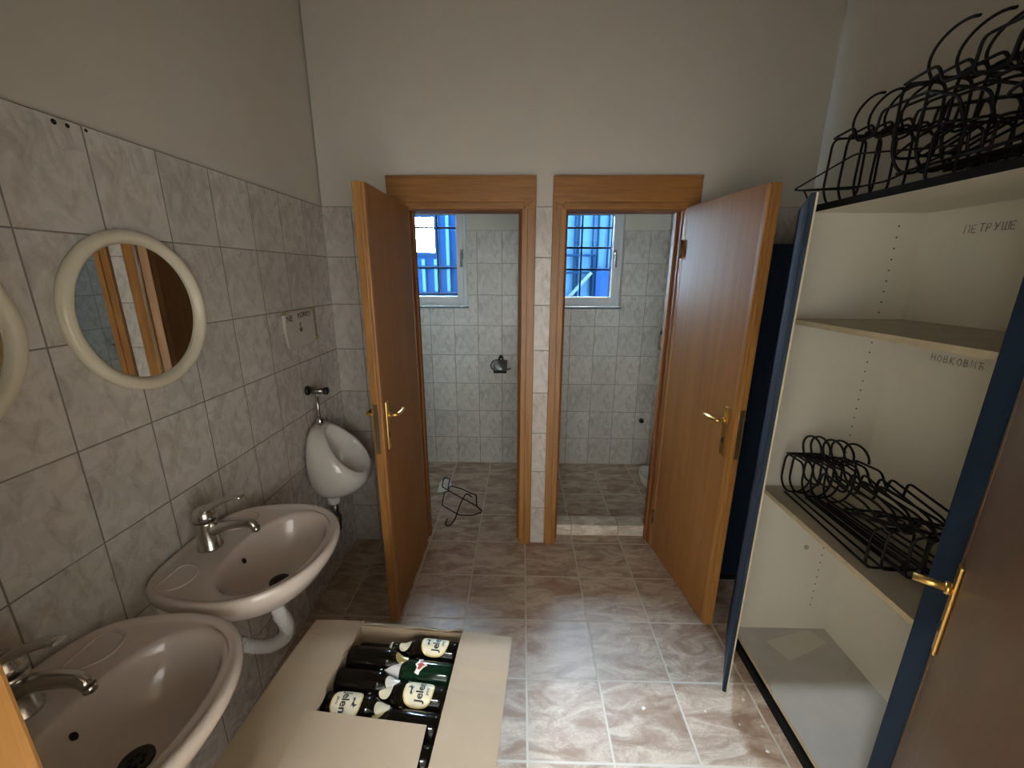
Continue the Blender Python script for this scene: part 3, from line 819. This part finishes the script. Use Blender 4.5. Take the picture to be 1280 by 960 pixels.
def make_bottle(kind, loc, direction, label, roll=0.0, tilt=0.0, show_label=True):
    """lies across the box; direction -1: neck to the left, +1: neck to the right. loc in box coordinates"""
    root = tag(empty('beer_bottle'), label, 'bottle', 'beer bottles in the cardboard box')
    zc = Vector((direction, 0, 0)); yc = Vector((0, 0, -1)); xc = yc.cross(zc)
    m = Matrix((xc, yc, zc)).transposed().to_4x4()
    root.matrix_world = Matrix.Translation(BO) @ Matrix.Rotation(BRZ, 4, 'Z') @ Matrix.Translation(loc) @ Matrix.Rotation(tilt, 4, 'Z') @ m @ Matrix.Rotation(roll, 4, 'Z')
    gl = 'brown_glass' if kind != 'green' else 'green_glass'
    bm = bmesh.new()
    lathe(bm, [(.012, .006), (.028, .0), (.033, .004), (BR, .012)]+[(r, h) for h, r in NECK]+[(.0145, .196), (.0145, .202)], 36)
    obj('glass', bm, gl, root)
    bm = bmesh.new(); n = 42
    def cr(r, h, am): return [((r+am*(k % 2))*math.cos(2*PI*k/n), (r+am*(k % 2))*math.sin(2*PI*k/n), h) for k in range(n)]
    ring_loft(bm, [cr(.0150, .1985, .0012), cr(.0146, .202, .0006), cr(.0140, .206, 0), cr(.010, .2078, 0)], cap0=True, cap1=True)
    obj('cap', bm, 'cap' if kind != 'green' else 'foil_white', root)
    if kind == 'green':
        bm = bmesh.new(); lathe(bm, [(neck_r(h)+.0008, h) for h in (.146, .152, .160, .170, .182, .192)], 28, cap=False); obj('neck_label', bm, 'foil_white', root)
        bm = bmesh.new(); pts = [(-.026, LC+.022), (-.008, LC+.012), (0, LC+.002), (.008, LC+.012), (.026, LC+.022), (.022, LC+.034), (.010, LC+.030), (0, LC+.037), (-.010, LC+.030), (-.022, LC+.034)]
        cyl_patch(bm, BR+.0006, pts, 0); cyl_patch(bm, BR+.0012, [(s_*.55, LC+.020+(h-LC-.020)*.6) for s_, h in pts], 1)
        obj('body_label', bm, ['foil_white', 'label_red'], root)
        return root
    neck = {'brown': 'label_cream', 'gold': 'foil_gold', 'white': 'foil_white', 'red': 'label_red'}[kind]
    bm = bmesh.new()
    nl = oval(.0200, .0185, NC, .85, 24)
    def NP(s_, h):
        r = neck_r(h)+.0009; a = -PI/2+s_/r; return (r*math.cos(a), r*math.sin(a), h)
    c0 = bm.verts.new(NP(0, NC)); ls = [[bm.verts.new(NP(s_*k, NC+(h-NC)*k)) for s_, h in nl] for k in (.33, .67, 1.0)]
    for i in range(24):
        j = (i+1) % 24
        bm.faces.new((c0, ls[0][i], ls[0][j])).smooth = True
        for a, b in zip(ls, ls[1:]): bm.faces.new((a[i], b[i], b[j], a[j])).smooth = True
    obj('neck_label', bm, neck, root)
    if show_label:
        bm = bmesh.new()
        cyl_patch(bm, BR+.0005, oval(.0405, .0400, LC, .80), 1); cyl_patch(bm, BR+.0010, oval(.0372, .0368, LC, .80), 0)
        lab = obj('body_label', bm, ['label_cream', 'label_gold'], root)
        bm = bmesh.new()
        rr = BR+.0014
        tx = text_mesh('Jelen', .0275, 0, .0008)
        sub_t = text_mesh('pivo', .0110, 0, .0002)
        for v in sub_t.verts: v.co.y -= .0185
        merge(tx, sub_t, 0)
        for v in tx.verts:
            a = -PI/2+v.co.x/rr; v.co = Vector((rr*math.cos(a), rr*math.sin(a), LC-.005+v.co.y))
        obj('lettering', tx, 'label_ink', lab)
        bm = bmesh.new()     # small leaping stag mark above the name
        deer = [(-.010, .000), (-.006, .0035), (.001, .0030), (.004, .0060), (.003, .0115), (.006, .0085), (.0075, .0055), (.0105, .0045), (.007, .0030), (.0055, .0000), (.009, -.0025), (.003, -.0010), (-.003, -.0005), (-.009, -.0035), (-.0065, .0000)]
        vs = []
        for s_, h in deer:
            a = -PI/2+s_*1.35/rr; vs.append(bm.verts.new((rr*math.cos(a), rr*math.sin(a), LC+.0175+h*1.2)))
        bm.faces.new(vs); obj('deer_mark', bm, 'label_ink', lab)
    return root
ZA = .5690; RX, LX = .1555, -.1555
make_bottle('red', (LX, -.0352, .5250), 1, 'dark bottle lying lowest against the far side of the box, red neck label', roll=R(28), show_label=False)
make_bottle('brown', (RX, -.0470, ZA), -1, 'dark bottle on the right with an upright cream oval label, nearest the far edge', roll=R(8), tilt=R(-2))
make_bottle('green', (RX, -.1165, ZA), -1, 'green bottle with a white foil neck and a glint along its side', tilt=R(-2))
make_bottle('brown', (RX-.004, -.1855, ZA), -1, 'dark bottle on the right with the large cream oval label nearest the front flap', roll=R(-4), tilt=R(-2))
make_bottle('gold', (RX, -.2545, ZA), -1, 'dark bottle on the right showing only its bare side in front of the nearest label', roll=R(50), tilt=R(-2), show_label=False)
make_bottle('gold', (RX, -.3235, ZA), -1, 'dark bottle between the front flap and the right flap of the box', roll=R(70), show_label=False)
make_bottle('white', (RX, -.3925, ZA), -1, 'dark bottle at the near end of the box under the front flap', roll=R(70), show_label=False)
make_bottle('gold', (LX, -.0865, ZA), 1, 'dark bottle on the left row with a gold foil neck beside the green bottle', roll=R(-20), show_label=False)
make_bottle('white', (LX, -.1555, ZA), 1, 'dark bottle in the left row with a white neck label only', roll=R(5), show_label=False)
make_bottle('brown', (LX-.001, -.2245, ZA), 1, 'dark bottle on the left row with a yellowish oval label, nearest the front flap', roll=R(10))
make_bottle('gold', (LX, -.2935, ZA), 1, 'dark bottle on the left row mostly under the front flap', roll=R(20), show_label=False)

# ------------------------------------------------------------------ wardrobe
WX0, WX1, WY0, WY1, WZT = 2.062, 2.49, -1.80, -.672, 1.895
wd = tag(empty('wardrobe', ((WX0+WX1)/2, (WY0+WY1)/2, 0)), 'open wardrobe with off-white inside, dusty shelves and dark blue doors along the right wall', 'wardrobe')
wox, woy = (WX0+WX1)/2, (WY0+WY1)/2
def wb(bm, x0, x1, y0, y1, z0, z1, mi=0, bev=0.0): box(bm, x0-wox, x1-wox, y0-woy, y1-woy, z0, z1, mi, bev)
bt = .018; YM = -1.398
bm = bmesh.new(); wb(bm, WX0, WX1, WY1-bt, WY1, .0, WZT, 0); wb(bm, WX0-.001, WX0+.0005, WY1-bt, WY1, .05, WZT, 1)
sp = obj('side_panel', bm, ['white_board', 'board_edge'], wd)
pin = None            # row of shelf-pin holes
for k in range(44):
    z = .20+k*.038
    if any(abs(z-q) < .022 for q in (.805, 1.505)): continue
    if pin is None:
        bm = bmesh.new(); lathe(bm, [(.0028, 0), (.0028, .0012)], 8, axis='y'); pin = obj('pin_hole', bm, 'hole', sp).data; h_ = sp.children[0]
    else:
        h_ = bpy.data.objects.new('pin_hole', pin); col.objects.link(h_); h_.parent = sp
    h_.location = (2.392-wox, WY1-bt-.001-woy, z)
bm = bmesh.new(); bm2 = bmesh.new(); lathe(bm2, [(.010, 0), (.010, .004), (.006, .007)], 14, axis='y'); merge(bm, bm2, 0, Matrix.Translation((2.315-wox, WY1-bt-.006-woy, .508)))
obj('peg', bm, 'shelf_board', sp)
bm = bmesh.new(); wb(bm, WX0, WX1, WY0, WY0+bt, 0, WZT); obj('side_panel', bm, 'blue_board', wd)
bm = bmesh.new(); wb(bm, WX0+.012, WX1-.012, YM-bt, YM, .07, WZT-bt); obj('divider', bm, 'white_board', wd)
bm = bmesh.new(); wb(bm, WX1-.008, WX1, WY0+bt, WY1-bt, .06, WZT-bt); bp = obj('back_panel', bm, 'white_board', wd)
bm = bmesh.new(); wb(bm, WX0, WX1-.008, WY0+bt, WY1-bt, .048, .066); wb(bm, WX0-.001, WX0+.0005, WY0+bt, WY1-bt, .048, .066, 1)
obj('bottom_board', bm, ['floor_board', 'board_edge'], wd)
bm = bmesh.new(); wb(bm, WX0-.012, WX0+.010, WY0+bt, WY1-bt, 0, .040); obj('plinth', bm, 'black_edge', wd)
bm = bmesh.new(); wb(bm, WX0, WX1, WY0+bt, WY1-bt, WZT-bt, WZT); wb(bm, WX0-.004, WX0, WY0+bt, WY1-bt, WZT-bt-.002, WZT+.002, 1)
obj('top_board', bm, ['white_board', 'black_edge'], wd)
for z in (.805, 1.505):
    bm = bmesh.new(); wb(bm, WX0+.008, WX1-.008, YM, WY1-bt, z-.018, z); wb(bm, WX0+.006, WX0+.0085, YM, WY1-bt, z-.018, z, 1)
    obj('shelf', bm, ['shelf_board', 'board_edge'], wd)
def on_back(bm, y, z, x, slope=0.0):   # text x -> -y (read from the room), text y -> z
    for v in bm.verts: v.co = Vector((x-wox, y-v.co.x-woy, z+v.co.y+slope*v.co.x))
    return bm
STROKES = {'П': [[(0, 0), (.05, 1), (.62, 1.02), (.6, 0)]], 'Е': [[(.55, 1), (0, .97), (.03, .02), (.58, 0)], [(.02, .5), (.45, .52)]], 'Т': [[(0, 1), (.7, .97)], [(.36, .98), (.32, 0)]],
    'Р': [[(0, 0), (.03, 1), (.45, .97), (.55, .74), (.40, .52), (.03, .47)]], 'У': [[(0, 1), (.30, .42)], [(.62, 1), (.12, 0)]], 'Ш': [[(0, 1), (.02, 0), (.72, .02), (.74, 1)], [(.37, 1), (.38, .02)]],
    'Н': [[(0, 0), (.04, 1)], [(.56, 0), (.55, 1)], [(.03, .5), (.55, .53)]], 'О': [[(.3, 1), (.03, .7), (.02, .3), (.3, 0), (.58, .3), (.57, .7), (.3, 1)]],
    'В': [[(0, 0), (.03, 1), (.42, .93), (.40, .6), (.05, .52), (.52, .42), (.5, .1), (0, 0)]], 'К': [[(0, 0), (.03, 1)], [(.52, 1), (.04, .5), (.56, 0)]],
    'И': [[(0, 1), (.03, 0), (.55, 1), (.56, 0)]], 'Ћ': [[(0, 1), (.6, .97)], [(.2, 1), (.2, 0)], [(.2, .5), (.45, .6), (.6, .42), (.55, .05)]]}
def scrawl(txt, size):
    bm = bmesh.new(); x = 0
    for ch in txt:
        dy = random.uniform(-.08, .08)
        for st in STROKES[ch]: tube(bm, [((x+px)*size, (py+dy)*size, 0) for px, py in st], .0011, 5)
        x += .92
    for v in bm.verts: v.co.x -= x*size/2; v.co.z *= .3
    return bm
for txt, y, z in (('ПЕТРУШЕ', -.908, 1.797), ('НОВКОВИЋ', -.925, 1.380)):
    bp_t = scrawl(txt, .0235); obj('handwriting', on_back(bp_t, y, z, WX1-.0085), 'pencil', bp)
# far door: open about 35 degrees
def wardrobe_door(name, hinge, W, rz, knob=True):
    d = bmesh.new(); box(d, 0, W, -.018, 0, .05, WZT-.004, 0, .005)
    o = obj(name, d, 'blue_board', wd); o.location = (hinge[0]-wox, hinge[1]-woy, 0); o.rotation_euler = (0, 0, rz)
    b2 = bmesh.new(); box(b2, .006, W-.006, .0, .0015, .056, WZT-.010); obj('door_lining', b2, 'white_board', o)
    b2 = bmesh.new(); box(b2, W-.0015, W+.001, -.004, .001, .052, WZT-.006); obj('edge_band', b2, 'board_edge', o)
    return o
# local x runs from the hinge to the free edge, outside face is local -y
wardrobe_door('wardrobe_door', (WX0-.002, WY1-.004), .368, R(-90-28.5))
# closed near door
bm = bmesh.new(); wb(bm, WX0-.020, WX0-.002, WY0+.002, YM-.012, .05, WZT-.004, 0, .005)
obj('wardrobe_door', bm, 'blue_board', wd)
# second, lower dark wardrobe in the corner
w2 = tag(empty('wardrobe', (2.30, -.17, 0)), 'lower dark blue wardrobe standing in the dark corner behind the open right door', 'wardrobe')
bm = bmesh.new(); box(bm, -.21, .20, -.15, .15, .05, 1.80, 0, .003); obj('carcass', bm, 'blue_board', w2)
bm = bmesh.new(); box(bm, -.19, .20, -.13, .15, 0, .05); obj('plinth', bm, 'black_edge', w2)
bm = bmesh.new(); box(bm, -.228, -.211, -.148, .148, .055, 1.795, 0, .004); obj('wardrobe_door', bm, 'blue_board', w2)
bm = bmesh.new(); lathe(bm, [(.006, 0), (.006, .018), (.013, .022), (.013, .030)], 14, axis='x', origin=(-.2585, .10, .95)); obj('knob', bm, 'dark_steel', w2)

# paper sheet on the wardrobe bottom
bm = bmesh.new(); prism(bm, [(2.170, -.765, .0665), (2.398, -.700, .0665), (2.440, -.770, .0665), (2.215, -.862, .0665)], (0, 0, .0012))
tag(obj('paper_sheet', bm, 'paper'), 'flat pale paper sheet lying in the back of the wardrobe bottom', 'paper')

# ------------------------------------------------------------------ wire hangers
def hanger_wires(h=.17, L=.45, w=.125, hook=True, r=.0030, end=-4, rx=.052, rz=.046):
    """returns part name -> list of (points, closed). local: +x length, y depth, z up"""
    S = {}
    S['basket'] = [
        (rounded([(0, .004, h), (0, 0, .055), (0, .03, 0), (0, w-.03, 0), (0, w, .055), (0, w-.004, h)], .03, True), True),
        (rounded([(L, 0, 0), (L, 0, .135), (L, w, .135), (L, w, 0)], .03, True), True),
        (rounded([(0, .026, .0), (L*.5, .02, .0), (L, .015, .0)], .02), False),
        (rounded([(0, w-.026, .0), (L*.5, w-.02, .0), (L, w-.015, .0)], .02), False)]
    S['shoulder_frame'] = [
        (rounded([(0, .004, h), (.10, .004, h+.005), (.125, .004, h-.045), (.19, .01, h-.045), (.20, .01, h+.018), (L-.06, .01, h+.01), (L+.02, .02, h-.03), (L, w*.6, .125), (L-.07, w-.01, h-.02), (.20, w-.01, h+.018), (.19, w-.01, h-.045), (.125, w-.004, h-.045), (.10, w-.004, h+.005), (0, w-.004, h)], .018, True), True),
        (rounded([(L-.16, .02, .10), (L-.02, .01, .145), (L+.01, w*.5, .15), (L-.02, w-.01, .145), (L-.16, w-.02, .10)], .03, True), True)]
    if hook:
        a = []
        for k in range(13):
            t = R(200-k*(200-end)/12); a.append((rx+rx*math.cos(t), w*.5, h+.045+rz*math.sin(t)))
        S['hook'] = [([(.06, w*.5, h-.01), (.02, w*.5, h-.005)]+[(x+.0, y, z) for x, y, z in a], False), ([(0, .004, h), (.02, w*.5, h-.005), (0, w-.004, h)], False)]
    return S
proto = {}
def hanger(name, mtx, label, group, key):
    root = tag(empty(name), label, 'wire hanger', group)
    root.matrix_world = mtx
    if key not in proto:
        kw = dict(key); P = {}
        r = kw.pop('r', .0040)
        for pn_, paths in hanger_wires(**kw).items():
            bm = bmesh.new()
            for pts, cl in paths: tube(bm, pts, r, 7, cl)
            o = obj(pn_, bm, 'wire', root); P[pn_] = o.data
        proto[key] = P
    else:
        for pn_, me in proto[key].items():
            o = bpy.data.objects.new(pn_, me); col.objects.link(o); o.parent = root
    return root
# local x -> world -Y, local y -> world +X
BASE = Matrix(((0, 1, 0, 0), (-1, 0, 0, 0), (0, 0, 1, 0), (0, 0, 0, 1)))
K1 = (('h', .17), ('L', .45), ('w', .120))
ords = ['front', 'second', 'third', 'fourth', 'rearmost']
for i in range(5):
    m = Matrix.Translation((2.110+.026*i, -.745-.024*i+(.012 if i % 2 else 0), .8085+.001*i)) @ Matrix.Rotation(R(1.5*i-2), 4, 'Z') @ BASE @ Matrix.Rotation(R(1.0*i), 4, 'X')
    hanger('wire_hanger', m, 'black wire hanger, %s in the nested row on the middle wardrobe shelf' % ords[i], 'black wire hangers on the middle shelf', K1)
K2 = (('h', .228), ('L', .42), ('w', .12), ('end', 58), ('rx', .080), ('rz', .058))
for i in range(4):
    m = Matrix.Translation((2.135+.030*i, -.640-.030*i, WZT+.0035)) @ Matrix.Rotation(R(2*i-3), 4, 'Z') @ BASE
    hanger('wire_hanger', m, 'black wire hanger, %s from the left in the lower pile on the wardrobe top' % ['first', 'second', 'third', 'fourth'][i], 'black wire hangers on top of the wardrobe', K2)
for i in range(4):
    m = Matrix.Translation((2.115+.034*i, -.935-.034*i, WZT+.0035+.05)) @ Matrix.Rotation(R(2*i-2), 4, 'Z') @ BASE @ Matrix.Rotation(R(3-2*i), 4, 'X')
    hanger('wire_hanger', m, 'black wire hanger, %s from the left in the raised right pile on the wardrobe' % ['first', 'second', 'third', 'fourth'][i], 'black wire hangers on top of the wardrobe', K2)
# bent frame sticking out over the front edge
root = tag(empty('wire_hanger', (2.1, -.75, WZT+.004)), 'bent pointed black wire frame jutting out past the wardrobe top towards the doors', 'wire hanger', 'black wire hangers on top of the wardrobe')
bm = bmesh.new()
def bf(x, y, z): return (x-2.1, y+.75, z-WZT-.004)
tube(bm, rounded([bf(2.12, -.491, 1.988), bf(2.15, -.745, 2.052), bf(2.14, -1.12, 1.975), bf(2.105, -.951, 1.928), bf(2.115, -.80, 1.935), bf(2.11, -.575, 1.972)], .022, True), .0030, 7, True); obj('frame', bm, 'wire', root)
bm = bmesh.new(); tube(bm, rounded([bf(2.105, -.86, 1.931), bf(2.11, -.572, 1.973), bf(2.085, -.668, 1.900), bf(2.085, -.76, 1.900)], .008), .0030, 7); obj('rail', bm, 'wire', root)

# hanger lying on the floor of the left toilet (traced out on the floor, bent up)
root = tag(empty('wire_hanger', (.55, .45, 0)), 'bent black wire hanger lying on the floor inside the left toilet doorway', 'wire hanger')
def fh(x, y, z): return (x-.55, y-.45, z)
bm = bmesh.new(); tube(bm, rounded([fh(.475, .41, .004), fh(.62, .285, .004), fh(.72, .285, .004), fh(.785, .335, .004), fh(.73, .385, .02), fh(.50, .57, .03), fh(.455, .60, .004)], .02), 0.0042, 7)
tube(bm, rounded([fh(.455, .60, .004), fh(.475, .41, .004)], .01), 0.0042, 7); obj('frame', bm, 'wire', root)
bm = bmesh.new(); tube(bm, rounded([fh(.49, .57, .03), fh(.52, .53, .10), fh(.62, .48, .10), fh(.70, .40, .11), fh(.735, .385, .11), fh(.735, .385, .02)], .02), 0.0042, 7)
tube(bm, rounded([fh(.485, .60, .03), fh(.50, .62, .11), fh(.45, .64, .11), fh(.44, .60, .05), fh(.50, .575, .03)], .012), 0.0042, 7); obj('shoulder_frame', bm, 'wire', root)
bm = bmesh.new(); tube(bm, rounded([fh(.70, .40, .08), fh(.655, .43, .10), fh(.62, .37, .05), fh(.60, .22, .01), fh(.575, .155, .004), fh(.54, .165, .004), fh(.545, .235, .008)], .03), 0.0042, 7); obj('hook', bm, 'wire', root)
# crumpled paper behind it
bm = bmesh.new()
pv = [(.40, .60, .0), (.485, .62, .0), (.500, .70, .01), (.47, .76, .045), (.40, .72, .03)]
c = bm.verts.new((.445, .68, .03)); vs = [bm.verts.new(p) for p in pv]
for i in range(5): bm.faces.new((c, vs[i], vs[(i+1) % 5]))
o = obj('paper_scrap', bm, 'scrap'); md = o.modifiers.new('th', 'SOLIDIFY'); md.thickness = .001
tag(o, 'crumpled white paper scrap on the floor behind the bent hanger', 'paper')

# ------------------------------------------------------------------ toilets' fittings
root = tag(empty('toilet_paper_holder', (.875, YB, .93)), 'dark metal toilet paper holder on the far wall of the left toilet', 'toilet paper holder')
bm = bmesh.new(); bm2 = bmesh.new(); lathe(bm2, [(.026, -.010), (.026, -.003), (.022, 0)][::-1], 24, axis='y'); merge(bm, bm2, 0, Matrix.Translation((.005, 0, .04)) @ Matrix.Diagonal((.85, 1, 1.3, 1))); obj('wall_plate', bm, 'wire', root)
bm = bmesh.new(); lathe(bm, [(.006, -.014), (.006, -.009)], 12, axis='y', origin=(.005, 0, .038)); obj('screw', bm, 'steel', root)
bm = bmesh.new()
arc = [(-.065, -.030+.0, -.010+.0)]
rings = []
for k in range(9):
    a = R(20+k*17); y = -.012-.085*math.sin(a*.62); z = .035-.085*(k/8)**1.3
    rings.append([(-.052, y, z), (.060, y, z)])
vs = ring_loft(bm, rings, close=False); o = obj('cover', bm, 'dark_steel', root); md = o.modifiers.new('th', 'SOLIDIFY'); md.thickness = .002
bm = bmesh.new(); tube(bm, rounded([(-.0, -.008, .035), (-.058, -.014, .028), (-.082, -.045, -.006), (-.070, -.060, -.042), (.072, -.060, -.042), (.090, -.055, -.030)], .02), .0042, 8); obj('roll_arm', bm, 'wire', root)
bm = bmesh.new(); box(bm, -.055, .055, -.088, -.060, -.068, -.045, 0, .003); obj('tear_edge', bm, 'wire', root)

bm = bmesh.new(); tube(bm, [(1.035, 1.09, .985), (1.035, 1.09, 1.95)], .020, 16)
root = tag(empty('flush_pipe', (1.035, 1.09, .985)), 'white upright pipe in the far right corner of the left toilet', 'pipe')
for v in bm.verts: v.co -= Vector((1.035, 1.09, .985))
obj('pipe', bm, 'white_plastic', root)
for z in (.20, .62):
    bm = bmesh.new(); lathe(bm, [(.024, z), (.026, z+.008), (.024, z+.02)], 18); box(bm, .0, .062, -.008, .008, z+.004, z+.016); obj('clip', bm, 'white_plastic', root)

root = tag(empty('shower_hose', (2.195, .98, 1.22)), 'grey shower hose hanging from its bracket on the right wall of the right toilet', 'shower hose')
bm = bmesh.new(); P = rounded([(-.022, -.02, .80), (-.030, -.01, .45), (-.045, .0, .05), (-.055, .0, -.06), (-.045, -.02, -.13), (-.015, -.06, -.15), (-.012, -.15, -.10)], .08, seg=8)
tube(bm, P, .0065, 10); obj('hose', bm, 'dark_steel', root)
bm = bmesh.new(); box(bm, -.045, .0, -.014, .018, -.012, .018, 0, .004); obj('bracket', bm, 'wire', root)
root = tag(empty('pipe_stub', (2.115, YB, .425)), 'small dark pipe stub low on the far wall of the right toilet', 'pipe')
bm = bmesh.new(); lathe(bm, [(.022, -.004), (.022, 0)], 20, axis='y'); obj('collar', bm, 'old_brass', root)
bm = bmesh.new(); lathe(bm, [(.015, -.030), (.017, -.026), (.017, -.004)], 18, axis='y'); obj('plug', bm, 'wire', root)

# low ceramic foot tray at the right, almost hidden by the door jamb
root = tag(empty('foot_tray', (2.114, .80, 0)), 'low white ceramic foot tray on the floor, almost hidden behind the right door jamb', 'tray')
def el(cx, a, b, z, n=40): return [(cx+a*math.cos(2*PI*k/n), b*math.sin(2*PI*k/n), z) for k in range(n)]
bm = bmesh.new(); ring_loft(bm, [el(0, .058, .10, 0), el(0, .068, .12, .02), el(0, .078, .145, .075), el(0, .080, .15, .088), el(0, .075, .14, .092), el(0, .066, .125, .08), el(0, .05, .10, .03), el(0, .02, .05, .022)], cap0=True, cap1=True)
obj('tray_body', bm, 'ceramic', root)
bm = bmesh.new(); lathe(bm, [(.012, .0215), (.012, .025)], 14); obj('drain', bm, 'drain_metal', root)

# plaster chips on the floor by the wardrobe
chips = [(940, 857), (958, 866), (976, 900), (988, 935), (960, 905), (730, 856), (812, 880), (900, 888), (780, 797)]
pos = [(1.905, -.955), (1.965, -.985), (1.985, -1.085), (1.955, -1.17), (1.90, -1.08), (1.30, -.955), (1.55, -1.03), (1.79, -1.035), (1.57, -.72)]
for i, (x, y) in enumerate(pos):
    bm = bmesh.new(); s = .004+.004*random.random()
    bmesh.ops.create_icosphere(bm, subdivisions=1, radius=s)
    for v in bm.verts: v.co = Vector((v.co.x*random.uniform(.7, 1.6), v.co.y*random.uniform(.7, 1.4), (v.co.z+s)*.4))
    o = obj('plaster_chip', bm, 'flake'); o.location = (x, y, 0)
    tag(o, 'tiny white plaster chip lying on the floor tiles by the wardrobe', 'debris', 'plaster chips on the floor')

# ------------------------------------------------------------------ hall lamp (behind the viewer)
lamp = tag(empty('ceiling_lamp', (.60, -2.727, ZC)), 'fluorescent batten on the hall ceiling behind the viewer', 'lamp')
bm = bmesh.new(); box(bm, -.30, .30, -.035, .035, -.045, 0, 0, .004); obj('housing', bm, 'white_plastic', lamp)
M['tube'] = tube_mat()
bm = bmesh.new(); tube(bm, [(-.26, 0, -.072), (.26, 0, -.072)], .013, 12); obj('lit_tube', bm, 'tube', lamp)
for s in (-1, 1):
    bm = bmesh.new(); box(bm, s*.27-.012, s*.27+.012, -.016, .016, -.09, -.044, 0, .002); obj('end_cap', bm, 'white_plastic', lamp)

# ------------------------------------------------------------------ sky and added hall fill
w = bpy.data.worlds.new('sky'); scene.world = w; w.use_nodes = True
nt = w.node_tree; nt.nodes.clear()
o_ = nt.nodes.new('ShaderNodeOutputWorld'); bg = nt.nodes.new('ShaderNodeBackground'); nt.links.new(bg.outputs[0], o_.inputs[0])
bg.inputs[0].default_value = (.66, .83, 1.0, 1); bg.inputs[1].default_value = 150.0
for i, (a, b) in enumerate((W1, W2)):
    ld = bpy.data.lights.new('sky_portal', 'AREA'); ld.shape = 'RECTANGLE'; ld.size = b-a; ld.size_y = WZ1-WZ0
    ld.cycles.is_portal = True
    lo = bpy.data.objects.new('sky_portal', ld); col.objects.link(lo); lo.location = ((a+b)/2, YB+.12, (WZ0+WZ1)/2); lo.rotation_euler = (R(-90), 0, 0)

ld = bpy.data.lights.new('hall_fill', 'AREA'); ld.shape = 'RECTANGLE'; ld.size = 2.7; ld.size_y = 1.8; ld.energy = HALL; ld.color = (1.0, .985, .95)  # added unseen area lamp, brightens the room through the entry doorway
lo = bpy.data.objects.new('hall_fill', ld); col.objects.link(lo); lo.location = (1.2, -3.46, 1.05); lo.rotation_euler = (R(90), 0, 0)

# ------------------------------------------------------------------ camera
f_px, pit, yaw, rol, cx, cy, cz = 508.9244, .2618, -.0219, .0043, 1.0494, -2.2684, 1.6604
cp, sp_ = math.cos(pit), math.sin(pit); cyw, syw = math.cos(yaw), math.sin(yaw)
fwd = Vector((syw*cp, cyw*cp, -sp_)); rgt = Vector((cyw, -syw, 0)); up = rgt.cross(fwd)
c_, s_ = math.cos(rol), math.sin(rol)
a_, b_ = c_*rgt+s_*up, -s_*rgt+c_*up
cd = bpy.data.cameras.new('camera'); co = bpy.data.objects.new('camera', cd); col.objects.link(co)
mt = Matrix((a_, b_, -fwd)).transposed().to_4x4(); mt.translation = Vector((cx, cy, cz)); co.matrix_world = mt
cd.sensor_fit = 'HORIZONTAL'; cd.sensor_width = 36; cd.lens = f_px/1280*36; cd.clip_start = .02
scene.camera = co

scene.view_settings.view_transform = 'Standard'; scene.view_settings.look = 'None'
scene.view_settings.exposure = 0.40; scene.view_settings.gamma = 1; scene.view_settings.use_curve_mapping = False
try:
    scene.cycles.use_denoising = True; scene.cycles.denoiser = 'OPENIMAGEDENOISE'
    scene.cycles.denoising_input_passes = 'RGB_ALBEDO_NORMAL'; scene.cycles.denoising_prefilter = 'ACCURATE'
    scene.cycles.use_adaptive_sampling = False; scene.cycles.use_light_tree = True
    scene.cycles.caustics_reflective = False; scene.cycles.caustics_refractive = False
    scene.cycles.sample_clamp_indirect = 6.0; scene.cycles.blur_glossy = 1.0
    scene.cycles.max_bounces = 8; scene.cycles.diffuse_bounces = 6
except Exception as e: print('cycles setting', e)
